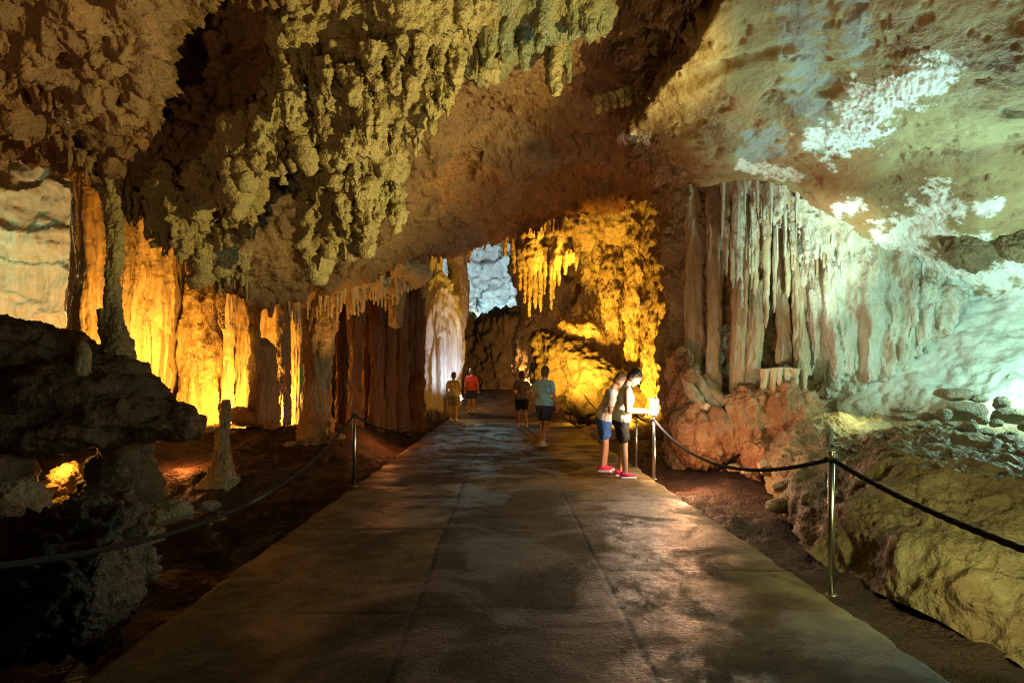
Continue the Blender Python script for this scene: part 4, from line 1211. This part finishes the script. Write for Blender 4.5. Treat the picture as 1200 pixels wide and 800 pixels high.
for k, (px, py, Y, rx, ry, lab) in enumerate(pile):
    tag(boulder('stone', W(px, py, Y), (rx / F * Y, rx / F * Y * .8, ry / F * Y), M_STONE, 100 + k, 4, rough=.2, rot=rnd.uniform(-.3, .3)), lab, 'stone', PS)
FS = 'stones along the foot of the right bank'
for k, (px, py, Y, rx, ry, lab) in enumerate([(925, 570, 8.0, 16, 9, 'tan stone at the foot of the bank below the little stump'), (912, 592, 7.7, 14, 9, 'flat orange stone lying beside the right trench'), (900, 548, 9.4, 14, 10, 'orange stone at the foot of the craggy buttress'),
                                              (860, 548, 10.6, 9, 5, 'small stone under the roots of the buttress'), (876, 553, 10.2, 8, 4, 'small flat stone on the red dirt near the buttress')]):
    tag(boulder('stone', W(px, py, Y), (rx / F * Y, rx / F * Y * .8, ry / F * Y), M_FLOWR, 130 + k, 4), lab, 'stone', FS)

# ------------------------------------------------------------------ rope barrier
M_STEEL = flat_mat('brushed_steel', (0.55, 0.54, 0.50), 0.28, 1.0, 0.05, 200)
M_ROPE = flat_mat('dark_rope', (0.012, 0.010, 0.009), 0.95, 0, 0.3, 120)
M_CAP = flat_mat('black_cap', (0.02, 0.02, 0.02), 0.5)
M_GLOW = flat_mat('lit_glass', (0.9, 0.85, 0.75), 0.4, emit=(1.0, 0.9, 0.75), estr=90)


def post(x, y, h, label, r=0.021, z=0.0):
    root = empty('rope_post', (x, y, z), label, 'rope post', 'steel rope posts along the path')
    p = [(x, y, z + .005), (x, y, z + h * .5), (x, y, z + h)]
    v, f = tube_arrays(p, [r] * 3, 24)
    link_mesh('pole', v, f, M_STEEL, root)
    v, f = tube_arrays([(x, y, z), (x, y, z + .004), (x, y, z + .008)], [r * 1.9, r * 1.9, r * 1.7], 28)
    link_mesh('base_plate', v, f, M_STEEL, root)
    v, f = tube_arrays([(x, y, z + h - .004), (x, y, z + h + .008), (x, y, z + h + .014)], [r * 1.12, r * 1.12, r * .7], 24)
    link_mesh('cap', v, f, M_STEEL, root)
    th = np.linspace(0, 2 * math.pi, 25)
    pts = np.stack([x + (r + .012) * np.cos(th), y + (r + .012) * np.sin(th), np.full(25, z + h - .045)], 1)
    v, f = tube_arrays(pts, [.011] * 25, 8)
    link_mesh('rope_loop', v, f, M_ROPE, root)
    return (x, y, z + h - .045)


def rope(a, b, sag, label, r=0.016, mat=None):
    n = int(np.linalg.norm(np.subtract(b, a)) / .012)
    t = np.linspace(0, 1, n)
    path = np.asarray(a) + (np.asarray(b) - np.asarray(a)) * t[:, None]
    path[:, 2] -= sag * 4 * t * (1 - t)
    rad = r * np.ones(n)
    v, f = tube_arrays(path, rad, 12)
    # twisted strands
    vv = v[:n * 12].reshape(n, 12, 3)
    th = np.arange(12) / 12 * 2 * math.pi
    s = 1 + 0.13 * np.cos(3 * (th[None, :]) + np.arange(n)[:, None] * .85)
    vv[:] = path[:, None] + (vv - path[:, None]) * s[..., None]
    return tag(link_mesh('rope', v, f, mat or M_ROPE), label, 'rope', 'ropes between the posts')


A1 = post(2.22, 4.45, 0.99, 'nearest steel rope post, at the right path edge', .022)
A0 = (2.27, 0.35, 0.95)
A2 = post(2.13, 9.6, 0.94, 'steel rope post carrying the glowing lantern', .022)
A3 = post(2.12, 10.9, 0.93, 'steel rope post just behind the lantern post', .018)
A4 = post(2.25, 20.5, 1.15, 'far steel rope post by the gold wall on the right side', .022)
B1 = post(-2.2, 8.93, 1.05, 'steel rope post at the left path edge', .024)
B2 = post(-2.62, 19.4, 0.75, 'small far rope post left of the path near the white column', .02)
B0 = (-2.25, 1.5, 1.0)
rope(A0, A1, .20, 'black twisted rope running out of frame on the right')
rope(A1, A2, .33, 'sagging rope between the nearest post and the lantern post')
rope(A2, A3, .06, 'short rope behind the lantern')
rope(A3, A4, .32, 'far rope on the right going up to the far post')
rope(B0, B1, .55, 'black slack rope crossing the dark lower left')
rope(B1, B2, .45, 'dark rope from the left post back towards the white column')
lan = empty('lantern', (2.13, 9.6, .955), 'glowing white lantern on top of the rope post', 'lantern')
v, f = tube_arrays([(2.13, 9.6, .955), (2.13, 9.6, .965), (2.13, 9.6, .985)], [.05, .05, .045], 24); link_mesh('lantern_base', v, f, M_STEEL, lan)
v, f = tube_arrays([(2.13, 9.6, .987), (2.13, 9.6, 1.0), (2.13, 9.6, 1.19), (2.13, 9.6, 1.203)], [.052, .058, .058, .048], 28); link_mesh('glass', v, f, M_GLOW, lan)
v, f = tube_arrays([(2.13, 9.6, 1.204), (2.13, 9.6, 1.215), (2.13, 9.6, 1.23)], [.07, .07, .02], 24); link_mesh('lantern_cap', v, f, M_STEEL, lan)
lamp('lantern_light', (2.05, 9.42, 1.1), (1.0, .74, .5), 55, .06)

# ------------------------------------------------------------------ people
SKIN = flat_mat('skin', (0.52, 0.29, 0.19), 0.5, var=.06, bscale=25)
SKIN2 = flat_mat('tanned_skin', (0.42, 0.22, 0.13), 0.5, var=.06, bscale=25)
HAIR = flat_mat('dark_hair', (0.03, 0.018, 0.012), 0.45, bump=.6, bscale=90)
HAIR2 = flat_mat('brown_hair', (0.12, 0.06, 0.03), 0.45, bump=.6, bscale=90)
EYE = flat_mat('eye_dark', (0.02, 0.015, 0.012), 0.2)
SOLE = flat_mat('white_sole', (0.75, 0.73, 0.70), 0.6)


def cloth(name, c): return flat_mat(name, c, 0.85, 0, .3, 35)


def person(loc, heading, label, H=1.65, lean=0.0, head=0.0, arms=None, legs=None, skin=None, hair=None, top=None, shorts=None, shoes=None, sleeves=True, longhair=False, bag=None):
    """loc: point on the ground between the feet; heading: degrees, 0 faces +X. Local frame: x forward, y left, z up."""
    k = H / 1.65
    hip = np.array([0, 0, .87])
    cl, sl_ = math.cos(lean), math.sin(lean)

    def tor(x, y, z): return hip + np.array([x * cl + z * sl_, y, -x * sl_ + z * cl])
    neck0, neck1 = tor(-.01, 0, .50), tor(.02, 0, .60)
    hp = lean + head
    ch, sh = math.cos(hp), math.sin(hp)
    hc = neck1 + np.array([.03 * ch + .085 * sh, 0, -.03 * sh + .085 * ch])

    def hd(x, y, z): return hc + np.array([x * ch + z * sh, y, -x * sh + z * ch])
    ra = math.radians(heading)
    R = np.array([[math.cos(ra), math.sin(ra), 0], [-math.sin(ra), math.cos(ra), 0], [0, 0, 1]])
    loc = np.asarray(loc, float)

    def put(name, shapes, voxel, mat, parent, sm=2, fn=None):
        v, f, n = remesh(shapes, voxel, sm)
        if fn is not None: v = v + n * fn(v)[:, None]
        return link_mesh(name, (v * k) @ R + loc, f, mat, parent)
    legs = legs or [((.02, .09, .46), (.0, .10, .08)), ((.02, -.09, .46), (-.02, -.10, .08))]
    arms = arms or [((-.02, .24, 1.10), (.06, .25, .86)), ((-.02, -.24, 1.10), (.06, -.25, .86))]
    S = []
    C_ = capsule
    S += [C_(tor(0, -.055, .02), tor(0, .055, .02), .115, .115, 18), C_(tor(0, 0, .05), tor(.01, 0, .25), .118, .108, 18), C_(tor(.01, -.06, .33), tor(.01, .06, .33), .115, .115, 18),
          C_(tor(0, -.13, .46), tor(0, .13, .46), .062, .062, 14), C_(neck0, neck1, .056, .05, 14), C_(tor(0, -.09, .42), tor(0, .09, .42), .085, .085, 14)]
    S += [ellipsoid(hd(0, 0, .03), (.098, .076, .112), 3), C_(hd(.045, 0, -.06), hd(.06, 0, -.075), .045, .034, 12), C_(hd(.09, 0, .015), hd(.108, 0, -.02), .010, .014, 8), ellipsoid(hd(.0, .077, .0), (.024, .010, .034), 2), ellipsoid(hd(.0, -.077, .0), (.024, .010, .034), 2),
          C_(hd(.088, -.022, -.048), hd(.088, .022, -.048), .009, .009, 8)]
    for s, (kn, an) in zip((1, -1), legs):
        hj = tor(0, .085 * s, -.02)
        kn, an = np.array(kn), np.array(an)
        S += [C_(hj, kn, .088, .055, 16), C_(kn, kn + (an - kn) * .35, .054, .056, 14), C_(kn + (an - kn) * .35, an, .056, .036, 14), C_(an + np.array([-.03, 0, -.035]), an + np.array([.15, 0, -.055]), .036, .028, 10)]
    hands = []
    for s, (el, wr) in zip((1, -1), arms):
        sj = tor(0, .165 * s, .45)
        el, wr = np.array(el), np.array(wr)
        S += [C_(sj, el, .050, .037, 12), C_(el, wr, .038, .026, 12)]
        fd = wr - el; fd = fd / np.linalg.norm(fd)
        sd = np.cross(fd, [0, 0, 1.0]); sd = sd / (np.linalg.norm(sd) + 1e-6)
        dn = np.cross(sd, fd)
        pc = wr + fd * .085
        S.append(C_(wr + fd * .015, pc - fd * .01, .028, .032, 10))
        for j, (o, ln) in enumerate(((-.027, .062), (-.009, .074), (.009, .070), (.026, .055))):
            b0 = pc + sd * o
            b1 = b0 + fd * ln * .55 - dn * .012
            b2 = b1 + fd * ln * .30 - dn * .030
            S += [C_(b0 - fd * .02, b1, .0095, .009, 8, 3), C_(b1, b2, .009, .0075, 8, 3)]
        t0 = wr + fd * .04 - sd * s * .03
        t1 = t0 + fd * .035 - sd * s * .026
        S += [C_(t0, t1, .012, .0105, 8, 3), C_(t1, t1 + fd * .032, .0105, .009, 8, 3)]
    body = put('person', S, .0085, skin or SKIN, None, 3)
    tag(body, label, 'person')
    # hair
    hs = [ellipsoid(hd(-.018, 0, .052), (.104, .087, .105), 3), ellipsoid(hd(-.045, 0, -.01), (.075, .084, .09), 3)]
    if longhair:
        hs += [C_(hd(-.085, 0, .0), hd(-.10, 0, -.22), .055, .03, 14), C_(hd(-.06, 0, .02), hd(-.09, 0, -.08), .07, .055, 14)]
    put('hair', hs, .011, hair or HAIR, body, 2, lambda v: .006 * fbm(v * 28, 3))
    for s in (1, -1):
        put('eye', [ellipsoid(hd(.088, .032 * s, .012), (.010, .013, .008), 2)], .003, EYE, body, 0)
    # top
    fold = lambda v: .013 * fbm(v * np.array([8, 8, 4.5]), 3) + .006 * fbm(v * np.array([16, 16, 22]), 2, .5, 'r') + .005
    T = [C_(tor(0, -.075, .05), tor(0, .075, .05), .140, .140, 20), C_(tor(0, 0, .08), tor(.01, 0, .25), .136, .124, 20), C_(tor(.01, -.065, .33), tor(.01, .065, .33), .127, .127, 20), C_(tor(0, -.10, .435), tor(0, .10, .435), .088, .088, 16)]
    if sleeves:
        for s, (el, wr) in zip((1, -1), arms):
            sj = tor(0, .165 * s, .45)
            T.append(C_(sj, sj + (np.array(el) - sj) * .55, .066, .064, 14))
        T.append(C_(tor(0, -.14, .455), tor(0, .14, .455), .074, .074, 14))
    else:
        T.append(C_(tor(0, -.085, .47), tor(0, .085, .47), .060, .060, 14))
    put('top', T, .012, top, body, 3, fold)
    # shorts
    Q = [C_(tor(0, -.07, .0), tor(0, .07, .0), .130, .130, 20), C_(tor(0, -.06, .03), tor(0, .06, .03), .122, .122, 20)]
    for s, (kn, an) in zip((1, -1), legs):
        hj = tor(0, .085 * s, -.02)
        Q.append(C_(hj, hj + (np.array(kn) - hj) * .62, .104, .092, 18))
    put('shorts', Q, .012, shorts, body, 3, fold)
    for s, (kn, an) in zip((1, -1), legs):
        an = np.array(an)
        sh_ = put('shoe', [C_(an + np.array([-.045, 0, -.038]), an + np.array([.13, 0, -.045]), .044, .034, 14), C_(an + np.array([-.03, 0, -.01]), an + np.array([.03, 0, -.03]), .046, .045, 14)], .009, shoes, body, 2)
        so = put('sole', [C_(an + np.array([-.05, .014 * u, -.066]), an + np.array([.145, .014 * u, -.066]), .024, .024, 10) for u in (-2, -1, 0, 1, 2)], .009, SOLE, body, 1)
        so.parent = sh_
        so.matrix_parent_inverse = sh_.matrix_basis.inverted()
    return body


PINK = cloth('pink_fabric', (0.62, 0.03, 0.16))
WHITE = cloth('white_fabric', (0.75, 0.73, 0.68))
BLACK = cloth('black_fabric', (0.018, 0.017, 0.018))
BLUE = cloth('blue_fabric', (0.03, 0.12, 0.42))
LBLUE = cloth('light_blue_fabric', (0.28, 0.50, 0.60))
RED = cloth('red_fabric', (0.55, 0.06, 0.04))
GREY = cloth('grey_fabric', (0.22, 0.2, 0.17))
CREAM = cloth('cream_fabric', (0.55, 0.47, 0.33))
NAVY = cloth('navy_fabric', (0.03, 0.05, 0.12))
person((1.66, 9.75, 0.0), -8, 'person in white tank top, black shorts and pink sneakers bending to the lantern', 1.66, lean=.16, head=.55, sleeves=False, hair=HAIR,
       arms=[((.10, .22, 1.03), (.29, .10, 1.02)), ((.08, -.23, 1.02), (.28, -.14, 1.0))], legs=[((.05, .09, .47), (-.02, .10, .08)), ((.04, -.10, .47), (.06, -.11, .08))], top=WHITE, shorts=BLACK, shoes=PINK)
person((1.50, 10.45, 0.0), -15, 'person in white tee and blue shorts close behind the white tank top', 1.62, lean=.30, head=.35, hair=HAIR2, skin=SKIN2,
       arms=[((.12, .22, 1.02), (.32, .16, .96)), ((.12, -.22, 1.0), (.34, -.14, .98))], top=WHITE, shorts=BLUE, shoes=PINK)
person((0.72, 14.3, 0.0), 60, 'person in light blue shirt, dark shorts and white sneakers walking away', 1.74, head=.1, hair=HAIR2, top=LBLUE, shorts=NAVY, shoes=SOLE,
       legs=[((.10, .09, .48), (.10, .10, .08)), ((-.06, -.09, .47), (-.22, -.10, .11))])
person((0.30, 19.5, 0.0), 100, 'person in dark grey shirt with a red-brown head walking beyond the light blue shirt', 1.7, hair=HAIR2, top=GREY, shorts=BLACK, shoes=SOLE,
       legs=[((.10, .09, .48), (.12, .10, .08)), ((-.04, -.09, .47), (-.18, -.10, .10))])
person((-1.62, 25.6, 0.16), 85, 'person in red shirt and dark shorts on the far ramp', 1.72, hair=HAIR, top=RED, shorts=NAVY, shoes=SOLE)
person((-2.1, 23.0, 0.0), 80, 'person in cream shirt walking by the white column', 1.7, hair=HAIR2, top=CREAM, shorts=GREY, shoes=SOLE)
